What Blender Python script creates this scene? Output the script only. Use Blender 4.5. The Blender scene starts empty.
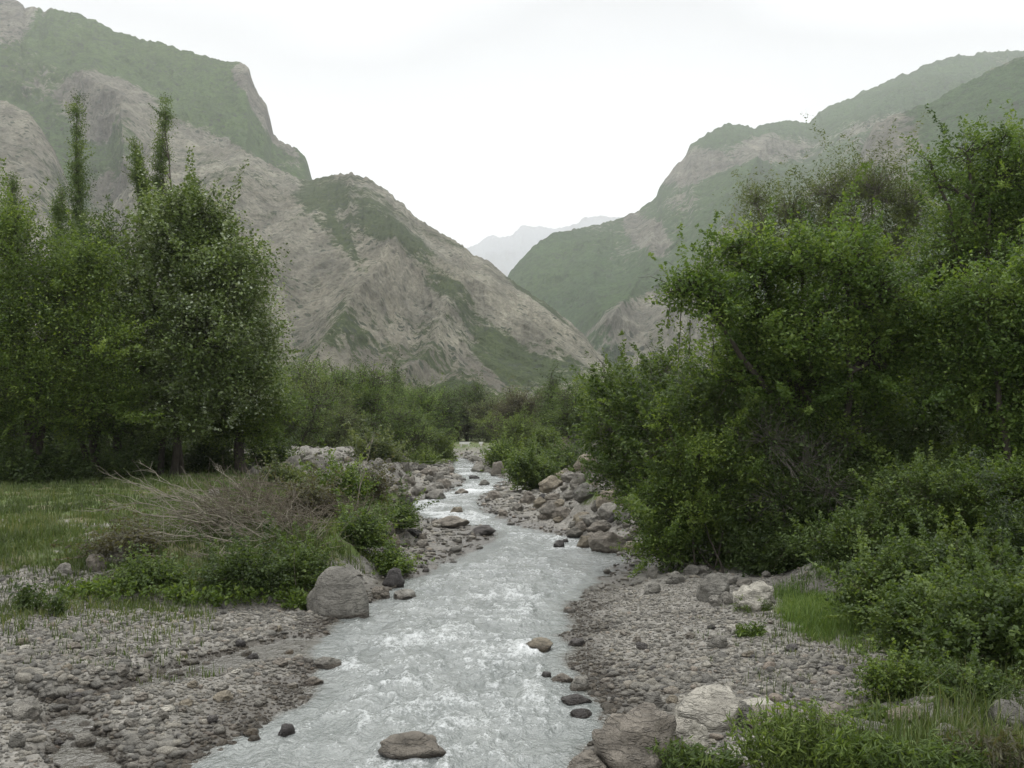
import bpy, math, random
import numpy as np

random.seed(7)
RNG = np.random.default_rng(11)
R = math.radians
FPX, HZ, CAMH = 995.0, 430.0, 3.2

# ------------------------------------------------------------------ camera, sky, sun
scene = bpy.context.scene
cd = bpy.data.cameras.new('camera'); cam = bpy.data.objects.new('camera', cd)
scene.collection.objects.link(cam)
cam.location = (0, 0, CAMH); cam.rotation_euler = (R(90), 0, 0)
cd.sensor_width = 36; cd.lens = FPX / 1024 * 36; cd.shift_y = (HZ - 384) / 1024
cd.clip_start = 0.1; cd.clip_end = 60000
scene.camera = cam

SUN_EL, SUN_AZ = R(62), R(-20)        # azimuth from +Y towards +X
world = bpy.data.worlds.new('World'); scene.world = world; world.use_nodes = True
nt = world.node_tree; nt.nodes.clear()
wout = nt.nodes.new('ShaderNodeOutputWorld'); mixs = nt.nodes.new('ShaderNodeMixShader')
bg1 = nt.nodes.new('ShaderNodeBackground'); bg2 = nt.nodes.new('ShaderNodeBackground')
sky = nt.nodes.new('ShaderNodeTexSky'); sky.sky_type = 'NISHITA'; sky.sun_disc = False
sky.sun_elevation = SUN_EL; sky.sun_rotation = SUN_AZ
bg1.inputs['Strength'].default_value = 0.1
nt.links.new(sky.outputs[0], bg1.inputs['Color'])
tc = nt.nodes.new('ShaderNodeTexCoord'); mp = nt.nodes.new('ShaderNodeMapping')
mp.inputs['Scale'].default_value = (1.0, 1.0, 2.6)
nz = nt.nodes.new('ShaderNodeTexNoise'); nz.inputs['Scale'].default_value = 1.5
nz.inputs['Detail'].default_value = 3; nz.inputs['Roughness'].default_value = 0.45
sep = nt.nodes.new('ShaderNodeSeparateXYZ')
nt.links.new(tc.outputs['Generated'], mp.inputs['Vector']); nt.links.new(mp.outputs[0], nz.inputs['Vector'])
nt.links.new(tc.outputs['Generated'], sep.inputs[0])
cr = nt.nodes.new('ShaderNodeValToRGB')
cr.color_ramp.elements[0].position = 0.30; cr.color_ramp.elements[0].color = (0.84, 0.845, 0.855, 1)
cr.color_ramp.elements[1].position = 0.66; cr.color_ramp.elements[1].color = (1.0, 1.0, 1.0, 1)
nt.links.new(nz.outputs['Fac'], cr.inputs[0])
gr = nt.nodes.new('ShaderNodeValToRGB'); gre = gr.color_ramp.elements
while len(gre) < 6: gre.new(0.5)
for el, (p_, v_) in zip(gre, ((0.0, 0.80), (0.18, 0.82), (0.27, 0.60), (0.38, 0.36), (0.52, 0.85), (0.75, 1.25))):
    el.position = p_; el.color = (v_, v_, v_, 1)
zn = nt.nodes.new('ShaderNodeMath'); zn.operation = 'MULTIPLY_ADD'; zn.inputs[1].default_value = 0.30; zn.inputs[2].default_value = -0.15
za = nt.nodes.new('ShaderNodeMath'); za.operation = 'ADD'
nt.links.new(nz.outputs['Fac'], zn.inputs[0]); nt.links.new(zn.outputs[0], za.inputs[0]); nt.links.new(sep.outputs['Z'], za.inputs[1])
nt.links.new(za.outputs[0], gr.inputs[0])
mul = nt.nodes.new('ShaderNodeMath'); mul.operation = 'MULTIPLY'; mul.inputs[1].default_value = 1.02
nt.links.new(gr.outputs[0], mul.inputs[0]); nt.links.new(mul.outputs[0], bg2.inputs['Strength'])
nt.links.new(cr.outputs[0], bg2.inputs['Color'])
mixs.inputs[0].default_value = 0.95
nt.links.new(bg1.outputs[0], mixs.inputs[1]); nt.links.new(bg2.outputs[0], mixs.inputs[2])
nt.links.new(mixs.outputs[0], wout.inputs['Surface'])

sd = bpy.data.lights.new('sun', 'SUN'); sun = bpy.data.objects.new('sun', sd)
scene.collection.objects.link(sun)
sd.energy = 0.9; sd.angle = R(25); sd.color = (1.0, 0.97, 0.92)
sun.rotation_euler = (R(90) - SUN_EL, 0, math.pi - SUN_AZ)
sun.location = (0, 0, 50)

vs = scene.view_settings
vs.view_transform = 'Standard'; vs.look = 'None'; vs.exposure = 0.96; vs.gamma = 1.0; vs.use_curve_mapping = False
scene.render.engine = 'CYCLES'
cy = scene.cycles
cy.max_bounces = 6; cy.diffuse_bounces = 3; cy.glossy_bounces = 2; cy.transmission_bounces = 4
cy.transparent_max_bounces = 4; cy.volume_bounces = 1; cy.use_denoising = True; cy.denoising_prefilter = 'ACCURATE'
cy.caustics_reflective = False; cy.caustics_refractive = False

# ------------------------------------------------------------------ numpy noise
def _h(ix, iy, iz, seed):
    a = (ix.astype(np.int64) * 374761393 + iy.astype(np.int64) * 668265263 + iz.astype(np.int64) * 2147483647 + seed * 974711) & 0xffffffff
    a = ((a ^ (a >> 13)) * 1274126177) & 0xffffffff
    a = ((a ^ (a >> 16)) * 2246822519) & 0xffffffff
    a = a ^ (a >> 15)
    return (a & 0xffffff) / float(0xffffff)
def vnoise(x, y, z=0.0, seed=0):
    x = np.asarray(x, float); y = np.asarray(y, float) + 0 * x; z = np.asarray(z, float) + 0 * x
    x = x + 0 * y
    ix, iy, iz = np.floor(x), np.floor(y), np.floor(z)
    fx, fy, fz = x - ix, y - iy, z - iz
    fx, fy, fz = [f * f * f * (f * (f * 6 - 15) + 10) for f in (fx, fy, fz)]
    def L(a, b, t): return a + (b - a) * t
    c = [[[_h(ix + i, iy + j, iz + k, seed) for k in (0, 1)] for j in (0, 1)] for i in (0, 1)]
    return L(L(L(c[0][0][0], c[1][0][0], fx), L(c[0][1][0], c[1][1][0], fx), fy),
             L(L(c[0][0][1], c[1][0][1], fx), L(c[0][1][1], c[1][1][1], fx), fy), fz) * 2 - 1
def vnoise2(x, y, seed=0):
    x = np.asarray(x, float) + 0 * np.asarray(y, float); y = np.asarray(y, float) + 0 * x
    ix, iy = np.floor(x), np.floor(y); fx, fy = x - ix, y - iy
    fx, fy = [f * f * f * (f * (f * 6 - 15) + 10) for f in (fx, fy)]
    o = np.zeros_like(ix)
    a, b, c, d = _h(ix, iy, o, seed), _h(ix + 1, iy, o, seed), _h(ix, iy + 1, o, seed), _h(ix + 1, iy + 1, o, seed)
    return ((a + (b - a) * fx) * (1 - fy) + (c + (d - c) * fx) * fy) * 2 - 1
def fbm2(x, y, o=4, seed=0, g=0.5, ridged=False):
    s = 0; a = 1.0; t = 0
    ca, sa = math.cos(0.6), math.sin(0.6)
    for i in range(o):
        n = vnoise2(x, y, seed + i * 17)
        if ridged: n = 1 - 2 * np.abs(n)
        s = s + a * n; t += a; a *= g
        x, y = (x * ca - y * sa) * 2.03 + 7.7, (x * sa + y * ca) * 2.03 + 3.1
    return s / t
def sstep(x, a=0.0, b=1.0):
    t = np.clip((x - a) / (b - a), 0, 1); return t * t * (3 - 2 * t)
def itp(x, pts):
    p = np.array(pts, float); return np.interp(x, p[:, 0], p[:, 1])

# ------------------------------------------------------------------ mesh helpers
def mesh_np(name, V, F, mat=None, smooth=True, attrs=None):
    me = bpy.data.meshes.new(name)
    V = np.ascontiguousarray(V, np.float32); F = np.ascontiguousarray(F, np.int32)
    k = F.shape[1]
    me.vertices.add(len(V)); me.vertices.foreach_set('co', V.ravel())
    me.loops.add(F.size); me.loops.foreach_set('vertex_index', F.ravel())
    me.polygons.add(len(F)); me.polygons.foreach_set('loop_start', np.arange(len(F), dtype=np.int32) * k)
    me.polygons.foreach_set('use_smooth', np.full(len(F), smooth, dtype=bool))
    for an, (dom, data) in (attrs or {}).items():
        at = me.attributes.new(an, 'FLOAT', dom)
        at.data.foreach_set('value', np.ascontiguousarray(data, np.float32))
    me.update(calc_edges=True)
    if mat: me.materials.append(mat)
    return me
def link(name, me, parent=None, loc=None):
    o = bpy.data.objects.new(name, me); scene.collection.objects.link(o)
    if parent: o.parent = parent
    if loc is not None: o.location = loc
    return o
def tag(o, label=None, cat=None, group=None, kind=None):
    if label: o['label'] = label
    if cat: o['category'] = cat
    if group: o['group'] = group
    if kind: o['kind'] = kind
    return o
def empty(name, loc, label, cat, group=None, rz=0):
    o = link(name, None, None, loc); o.rotation_euler = (0, 0, rz); return tag(o, label, cat, group)
def copy_tree(o, loc, scale, rz, label=None, cat=None, group=None):
    c = o.copy(); scene.collection.objects.link(c); c.location = loc
    c.scale = scale; c.rotation_euler = (0, 0, rz)
    tag(c, label, cat, group)
    for ch in o.children:
        d = ch.copy(); scene.collection.objects.link(d); d.parent = c
    return c

# ------------------------------------------------------------------ material helpers
class NT:
    def __init__(s, name):
        s.m = bpy.data.materials.new(name); s.m.use_nodes = True; s.t = s.m.node_tree; s.t.nodes.clear()
        s.out = s.n('ShaderNodeOutputMaterial')
    def n(s, ty, **kw):
        nd = s.t.nodes.new(ty)
        for k, v in kw.items(): setattr(nd, k, v)
        return nd
    def l(s, a, b): s.t.links.new(a, b)
    def val(s, nd, **kw):
        for k, v in kw.items():
            i = nd.inputs[k.replace('_', ' ')]
            if hasattr(v, 'is_linked'): s.l(v, i)
            else: i.default_value = v
        return nd
    def attr(s, name): return s.n('ShaderNodeAttribute', attribute_name=name).outputs['Fac']
    def geo(s): return s.n('ShaderNodeNewGeometry')
    def pos(s): return s.geo().outputs['Position']
    def objc(s): return s.n('ShaderNodeTexCoord').outputs['Object']
    def mapping(s, v, scale=(1, 1, 1), rot=(0, 0, 0)):
        m = s.n('ShaderNodeMapping'); s.l(v, m.inputs[0])
        m.inputs['Scale'].default_value = scale; m.inputs['Rotation'].default_value = rot
        return m.outputs[0]
    def noise(s, v, scale, detail=4, rough=0.55):
        x = s.n('ShaderNodeTexNoise'); s.l(v, x.inputs['Vector'])
        s.val(x, Scale=scale, Detail=detail, Roughness=rough); return x.outputs['Fac']
    def voro(s, v, scale, feature='F1', out='Distance', rnd=1.0):
        x = s.n('ShaderNodeTexVoronoi', feature=feature); s.l(v, x.inputs['Vector'])
        x.inputs['Scale'].default_value = scale; x.inputs['Randomness'].default_value = rnd; return x.outputs[out]
    def ramp(s, f, stops, interp='LINEAR'):
        r = s.n('ShaderNodeValToRGB'); s.l(f, r.inputs[0]); r.color_ramp.interpolation = interp
        e = r.color_ramp.elements
        while len(e) < len(stops): e.new(0.5)
        for el, (p, c) in zip(e, stops):
            el.position = p; el.color = (*c, 1) if len(c) == 3 else c
        return r.outputs[0]
    def mrange(s, f, a, b, c=0.0, d=1.0):
        r = s.n('ShaderNodeMapRange'); s.l(f, r.inputs['Value'])
        for k, v in (('From Min', a), ('From Max', b), ('To Min', c), ('To Max', d)): r.inputs[k].default_value = v
        return r.outputs[0]
    def math(s, op, a, b=None):
        m = s.n('ShaderNodeMath', operation=op)
        for i, v in enumerate((a, b)):
            if v is None: continue
            if hasattr(v, 'is_linked'): s.l(v, m.inputs[i])
            else: m.inputs[i].default_value = v
        return m.outputs[0]
    def mix(s, f, a, b, mode='MIX'):
        m = s.n('ShaderNodeMix', data_type='RGBA', blend_type=mode)
        for sock, v in ((m.inputs['Factor'], f), (m.inputs[6], a), (m.inputs[7], b)):
            if hasattr(v, 'is_linked'): s.l(v, sock)
            elif isinstance(v, (int, float)): sock.default_value = v
            else: sock.default_value = (*v, 1)
        return m.outputs[2]
    def bump(s, h, strength=1.0, dist=0.1, normal=None):
        b = s.n('ShaderNodeBump'); s.l(h, b.inputs['Height'])
        b.inputs['Strength'].default_value = strength; b.inputs['Distance'].default_value = dist
        if normal is not None: s.l(normal, b.inputs['Normal'])
        return b.outputs[0]
    def pbr(s, col, rough=0.85, normal=None, spec=0.3):
        p = s.n('ShaderNodeBsdfPrincipled')
        for k, v in (('Base Color', col), ('Roughness', rough)):
            if hasattr(v, 'is_linked'): s.l(v, p.inputs[k])
            else: p.inputs[k].default_value = (*v, 1) if k == 'Base Color' else v
        p.inputs['Specular IOR Level'].default_value = spec
        if normal is not None: s.l(normal, p.inputs['Normal'])
        return p
    def done(s, sh): s.l(sh if hasattr(sh, 'is_linked') else sh.outputs[0], s.out.inputs['Surface']); return s.m

def wet_factor(t, lo=0.015, hi=0.06):
    z = t.n('ShaderNodeSeparateXYZ'); t.l(t.pos(), z.inputs[0])
    wob = t.math('MULTIPLY', t.noise(t.pos(), 1.7, 2), 0.04)
    return t.mrange(t.math('SUBTRACT', z.outputs['Z'], wob), lo, hi, 1.0, 0.0)

M = {}
def mat_ground():
    t = NT('ground'); p = t.pos(); g = t.attr('grass'); far = t.attr('far')
    cells = t.voro(p, 17, out='Color'); sp = t.n('ShaderNodeSeparateColor'); t.l(cells, sp.inputs[0])
    c1 = t.ramp(sp.outputs[0], [(0, (0.09, 0.087, 0.08)), (0.35, (0.14, 0.133, 0.117)), (0.6, (0.18, 0.17, 0.148)), (0.8, (0.22, 0.205, 0.18)), (1, (0.28, 0.27, 0.245))])
    c2 = t.ramp(t.noise(p, 1.3, 5), [(0.3, (0.155, 0.148, 0.13)), (0.7, (0.25, 0.238, 0.208))])
    grav = t.mix(0.5, c1, c2)
    wet = wet_factor(t)
    grav = t.mix(wet, grav, t.mix(1.0, grav, (0.42, 0.40, 0.37), 'MULTIPLY'))
    gn = t.noise(p, 0.9, 6, 0.65)
    gc = t.ramp(gn, [(0.30, (0.17, 0.145, 0.095)), (0.42, (0.11, 0.105, 0.05)), (0.52, (0.07, 0.10, 0.028)), (0.64, (0.10, 0.14, 0.035)), (0.75, (0.16, 0.16, 0.07))])
    gm = t.mrange(t.math('ADD', g, t.mrange(t.noise(p, 5, 4), 0.3, 0.7, -0.25, 0.25)), 0.4, 0.6)
    col = t.mix(gm, grav, gc)
    dist = t.voro(p, 17)
    hgt = t.math('ADD', t.math('MULTIPLY', dist, -0.6), t.noise(p, 40, 3))
    nb = t.bump(hgt, 0.7, 0.03)
    rough = t.mrange(wet, 0, 1, 0.9, 0.35)
    return t.done(t.pbr(col, rough, nb, 0.35))

def mat_stone(name, stops, attr=None, scale=6, crack=0.42, wetlo=0.01, wethi=0.055):
    t = NT(name)
    f = t.attr(attr) if attr else t.n('ShaderNodeObjectInfo').outputs['Random']
    base = t.ramp(f, stops)
    oc = t.pos()
    n1 = t.noise(oc, scale, 6, 0.65)
    col = t.mix(t.mrange(n1, 0.3, 0.7), t.mix(1, base, (0.60, 0.59, 0.57), 'MULTIPLY'), t.mix(1, base, (1.28, 1.26, 1.22), 'MULTIPLY'))
    sp = t.noise(oc, scale * 8, 5, 0.75)
    col = t.mix(t.mrange(sp, 0.46, 0.66, 0, 0.65), col, t.mix(1, col, (0.42, 0.41, 0.38), 'MULTIPLY'))
    lich = t.noise(oc, scale * 0.7, 5, 0.7)
    col = t.mix(t.mrange(lich, 0.6, 0.68, 0, 0.35), col, (0.42, 0.41, 0.37))
    vein = t.noise(t.mapping(oc, (1, 0.6, 4), (0.5, 0.4, 0.2)), scale * 0.9, 3)
    col = t.mix(t.mrange(t.math('ABSOLUTE', t.math('SUBTRACT', vein, 0.5)), 0.0, 0.015, crack, 0), col, (0.10, 0.095, 0.085))
    wet = wet_factor(t, wetlo, wethi)
    col = t.mix(wet, col, t.mix(1, col, (0.40, 0.37, 0.34), 'MULTIPLY'))
    hgt = t.math('ADD', n1, t.math('MULTIPLY', sp, 0.35))
    crk = t.math('ABSOLUTE', t.math('SUBTRACT', vein, 0.5)); hgt = t.math('ADD', hgt, t.mrange(crk, 0.0, 0.03, -0.6 * crack, 0))
    nb = t.bump(hgt, 1.0, 0.16 / max(scale / 6, 1))
    return t.done(t.pbr(col, t.mrange(wet, 0, 1, 0.88, 0.3), nb, 0.35))

def mat_leaf(name, dark, mid, light, trans=0.42, rough=0.55, pale=None):
    t = NT(name); f = t.attr('tint')
    col = t.ramp(f, [(0.0, dark), (0.5, mid), (1.0, light)])
    if pale:
        col = t.mix(t.mrange(f, 0.80, 0.84, 0, 0.7), col, pale)
    d = t.pbr(col, rough, None, 0.35)
    tr = t.n('ShaderNodeBsdfTranslucent'); t.l(t.mix(1, col, (1.3, 1.3, 0.55), 'MULTIPLY'), tr.inputs[0])
    m = t.n('ShaderNodeMixShader'); m.inputs[0].default_value = trans
    t.l(d.outputs[0], m.inputs[1]); t.l(tr.outputs[0], m.inputs[2])
    return t.done(m)

def mat_bark(name, a, b):
    t = NT(name); p = t.objc()
    n = t.noise(t.mapping(p, (1, 1, 0.25)), 9, 5, 0.65)
    return t.done(t.pbr(t.ramp(n, [(0.3, a), (0.7, b)]), 0.9, t.bump(n, 0.6, 0.04), 0.2))

def mat_mountain(name, rockA, rockB, vegA, vegB, sc=1.0, strat=(0.3, 0.2, 0.5), snow=None):
    t = NT(name); p = t.pos(); v = t.attr('veg'); tn = t.attr('tone')
    big = t.noise(p, 0.006 * sc, 5, 0.6)
    st = t.noise(t.mapping(p, (1, 0.3, 0.16), strat), 0.05 * sc, 5, 0.62)
    fine = t.noise(p, 0.11 * sc, 6, 0.75)
    mid = t.noise(t.mapping(p, (1, 0.4, 0.3), strat), 0.022 * sc, 6, 0.7)
    rk = t.mix(t.mrange(st, 0.38, 0.60), rockA, rockB)
    rk = t.mix(t.mrange(big, 0.35, 0.65, 0, 0.55), rk, t.mix(1, rk, (1.07, 1.02, 0.95), 'MULTIPLY'))
    rk = t.mix(t.mrange(mid, 0.42, 0.62, 0, 0.8), rk, t.mix(1, rk, (0.62, 0.61, 0.58), 'MULTIPLY'))
    grit = t.noise(p, 0.45 * sc, 4, 0.8)
    rk = t.mix(t.mrange(fine, 0.52, 0.60, 0, 0.6), rk, t.mix(1, rk, (0.42, 0.44, 0.38), 'MULTIPLY'))
    rk = t.mix(t.mrange(grit, 0.40, 0.60, 0, 0.7), t.mix(1, rk, (1.25, 1.24, 1.2), 'MULTIPLY'), t.mix(1, rk, (0.66, 0.66, 0.63), 'MULTIPLY'))
    rk = t.mix(t.mrange(tn, 0, 1, 0, 1), t.mix(1, rk, (0.62, 0.60, 0.60), 'MULTIPLY'), rk)
    st2 = t.noise(t.mapping(p, (1, 0.3, 0.10), strat), 0.20 * sc, 4, 0.7)
    rk = t.mix(t.mrange(st2, 0.44, 0.56, 0, 0.65), t.mix(1, rk, (1.10, 1.10, 1.08), 'MULTIPLY'), t.mix(1, rk, (0.74, 0.74, 0.72), 'MULTIPLY'))
    vg = t.mix(t.mrange(grit, 0.38, 0.62), vegA, vegB)
    vg = t.mix(t.mrange(fine, 0.46, 0.58, 0, 0.85), vg, t.mix(1, vg, (0.58, 0.62, 0.58), 'MULTIPLY'))
    vg = t.mix(t.mrange(mid, 0.42, 0.60, 0, 0.6), vg, t.mix(1, vg, (0.62, 0.66, 0.62), 'MULTIPLY'))
    vg = t.mix(t.mrange(big, 0.4, 0.65, 0, 0.7), vg, t.mix(1, vg, (1.25, 1.12, 0.9), 'MULTIPLY'))
    e = t.math('ADD', v, t.mrange(fine, 0.3, 0.7, -0.46, 0.46))
    e = t.math('ADD', e, t.mrange(mid, 0.3, 0.7, -0.34, 0.34))
    e = t.math('ADD', e, t.mrange(st, 0.3, 0.7, -0.12, 0.12))
    col = t.mix(t.mrange(e, 0.38, 0.62), rk, vg)
    bush = t.voro(p, 0.13 * sc)
    bd = t.mrange(bush, 0.26, 0.34, 0.95, 0)
    bd = t.math('MULTIPLY', bd, t.mrange(t.noise(p, 0.025 * sc, 4, 0.7), 0.42, 0.56))
    col = t.mix(bd, col, (0.045, 0.06, 0.035))
    if snow: col = t.mix(t.mrange(big, 0.42, 0.55, 0, 0.9), col, snow)
    hgt = t.math('ADD', st, t.math('MULTIPLY', fine, 0.7))
    return t.done(t.pbr(col, 0.95, t.bump(hgt, 1.0, 15.0 / sc), 0.1))

def mat_water():
    t = NT('water'); p = t.pos(); f = t.attr('foam')
    fn = t.noise(t.mapping(p, (1, 0.55, 1)), 9, 5, 0.72)
    fn2 = t.noise(t.mapping(p, (1, 0.5, 1)), 30, 3, 0.7)
    e = t.math('ADD', f, t.mrange(fn, 0.3, 0.7, -0.26, 0.26)); e = t.math('ADD', e, t.mrange(fn2, 0.3, 0.7, -0.2, 0.2))
    fm = t.mrange(e, 0.50, 1.15)
    sh = t.attr('shallow')
    base = t.mix(t.mrange(t.noise(t.mapping(p, (1, 0.4, 1)), 1.6, 4), 0.3, 0.7), (0.15, 0.165, 0.157), (0.225, 0.24, 0.228))
    base = t.mix(sh, base, (0.10, 0.095, 0.08))
    col = t.mix(fm, base, (0.60, 0.62, 0.62))
    w1 = t.noise(t.mapping(p, (1, 0.6, 1)), 6, 4, 0.6); w2 = t.noise(t.mapping(p, (1, 0.7, 1)), 22, 3, 0.6)
    hgt = t.math('ADD', w1, t.math('MULTIPLY', w2, 0.35))
    nb = t.bump(hgt, 0.9, 0.10)
    return t.done(t.pbr(col, t.mrange(fm, 0, 1, 0.16, 0.6), nb, 0.5))

M['mid'] = mat_stone('mid_grey_rock', [(0, (0.235, 0.225, 0.20)), (1, (0.30, 0.28, 0.245))], None, 6)
GREY = [(0.0, (0.13, 0.125, 0.12)), (0.3, (0.20, 0.19, 0.175)), (0.6, (0.27, 0.25, 0.225)), (0.85, (0.34, 0.305, 0.26)), (1.0, (0.44, 0.42, 0.385))]
M['ground'] = mat_ground()
M['gravel'] = mat_stone('gravel', [(0.0, (0.14, 0.137, 0.127)), (0.25, (0.25, 0.244, 0.222)), (0.5, (0.34, 0.328, 0.292)), (0.74, (0.42, 0.395, 0.34)), (0.84, (0.36, 0.31, 0.26)), (0.92, (0.48, 0.465, 0.42)), (1.0, (0.62, 0.60, 0.56))], 'tint', 9, 0.0)
M['cream'] = mat_stone('cream_rock', [(0, (0.44, 0.42, 0.37)), (1, (0.54, 0.52, 0.46))], None, 3)
M['grey'] = mat_stone('grey_rock', [(0, (0.20, 0.195, 0.175)), (1, (0.27, 0.26, 0.235))], None, 2.6)
M['dark'] = mat_stone('dark_rock', [(0, (0.11, 0.105, 0.105)), (1, (0.16, 0.15, 0.145))], None, 6)
M['tan'] = mat_stone('tan_rock', [(0, (0.30, 0.265, 0.205)), (1, (0.37, 0.33, 0.26))], None, 5)
M['pale'] = mat_stone('pale_rock', [(0, (0.29, 0.28, 0.25)), (1, (0.37, 0.355, 0.32))], None, 5)
M['pink'] = mat_stone('pinkish_rock', [(0, (0.225, 0.205, 0.175)), (1, (0.28, 0.255, 0.22))], None, 3)
M['mixed'] = mat_stone('mixed_rock', GREY, None, 6)
M['water'] = mat_water()
M['leafA'] = mat_leaf('leaf_fresh', (0.032, 0.055, 0.013), (0.082, 0.130, 0.026), (0.165, 0.225, 0.045))
M['leafB'] = mat_leaf('leaf_pale_backed', (0.045, 0.070, 0.022), (0.105, 0.150, 0.042), (0.17, 0.22, 0.075), 0.3, 0.5, (0.34, 0.38, 0.30))
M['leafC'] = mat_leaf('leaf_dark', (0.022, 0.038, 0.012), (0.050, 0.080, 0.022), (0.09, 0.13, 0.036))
M['leafD'] = mat_leaf('leaf_grey_willow', (0.05, 0.068, 0.03), (0.098, 0.125, 0.05), (0.155, 0.185, 0.08))
M['leafE'] = mat_leaf('leaf_bramble', (0.034, 0.056, 0.016), (0.078, 0.122, 0.032), (0.14, 0.19, 0.05))
M['leafF'] = mat_leaf('leaf_yellow_green', (0.06, 0.09, 0.02), (0.11, 0.16, 0.035), (0.19, 0.25, 0.06))
M['leafH'] = mat_leaf('leaf_light_spring', (0.036, 0.066, 0.016), (0.085, 0.140, 0.030), (0.165, 0.23, 0.052))
M['leafG'] = mat_leaf('leaf_brownish', (0.05, 0.045, 0.03), (0.085, 0.08, 0.05), (0.12, 0.125, 0.07))
M['grass'] = mat_leaf('grass_blade', (0.045, 0.062, 0.02), (0.075, 0.112, 0.03), (0.16, 0.165, 0.07), 0.3, 0.6)
M['grassG'] = mat_leaf('grass_fresh', (0.05, 0.085, 0.02), (0.10, 0.165, 0.035), (0.19, 0.25, 0.07), 0.3, 0.6)
M['bark'] = mat_bark('bark_dark', (0.028, 0.024, 0.02), (0.075, 0.065, 0.052))
M['barkG'] = mat_bark('bark_grey', (0.09, 0.082, 0.07), (0.19, 0.175, 0.15))
M['dead'] = mat_bark('dead_wood', (0.11, 0.10, 0.076), (0.25, 0.23, 0.18))
M['twig'] = mat_bark('brown_twig', (0.06, 0.05, 0.036), (0.17, 0.145, 0.108))

# ------------------------------------------------------------------ river and terrain
ROWS = [(1400, -900, 420), (1000, -260, 520), (850, 60, 560), (768, 190, 575), (740, 235, 588), (700, 300, 600), (680, 322, 580), (660, 322, 562), (640, 322, 560),
        (620, 335, 566), (600, 372, 572), (582, 402, 590), (566, 440, 616), (556, 455, 620), (544, 490, 606),
        (535, 502, 562), (526, 476, 520), (519, 436, 498), (510, 408, 482), (503, 408, 478), (496, 430, 484), (490, 450, 500), (480, 464, 508),
        (474, 452, 496), (468, 450, 482), (462, 452, 472), (456, 456, 464)]
_rY = np.array([CAMH * FPX / (r[0] - HZ) for r in ROWS])
_rL = np.array([(r[1] - 512) * y / FPX for r, y in zip(ROWS, _rY)])
_rR = np.array([(r[2] - 512) * y / FPX for r, y in zip(ROWS, _rY)])
def riv(Y): return np.interp(Y, _rY, _rL), np.interp(Y, _rY, _rR)
def pz(px, py): Y = CAMH * FPX / (py - HZ); return ((px - 512) * Y / FPX, Y)
SIDE = [[pz(*q) for q in ((-150, 735), (30, 704), (110, 694), (175, 676), (235, 656), (300, 646), (345, 650))],
        [pz(*q) for q in ((60, 700), (75, 735), (90, 780), (200, 900))]]
def dist_poly(X, Y, pts):
    d = np.full(np.shape(X), 1e9)
    for (x0, y0), (x1, y1) in zip(pts[:-1], pts[1:]):
        ex, ey = x1 - x0, y1 - y0
        t = np.clip(((X - x0) * ex + (Y - y0) * ey) / (ex * ex + ey * ey + 1e-9), 0, 1)
        d = np.minimum(d, np.hypot(X - x0 - t * ex, Y - y0 - t * ey))
    return d
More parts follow.
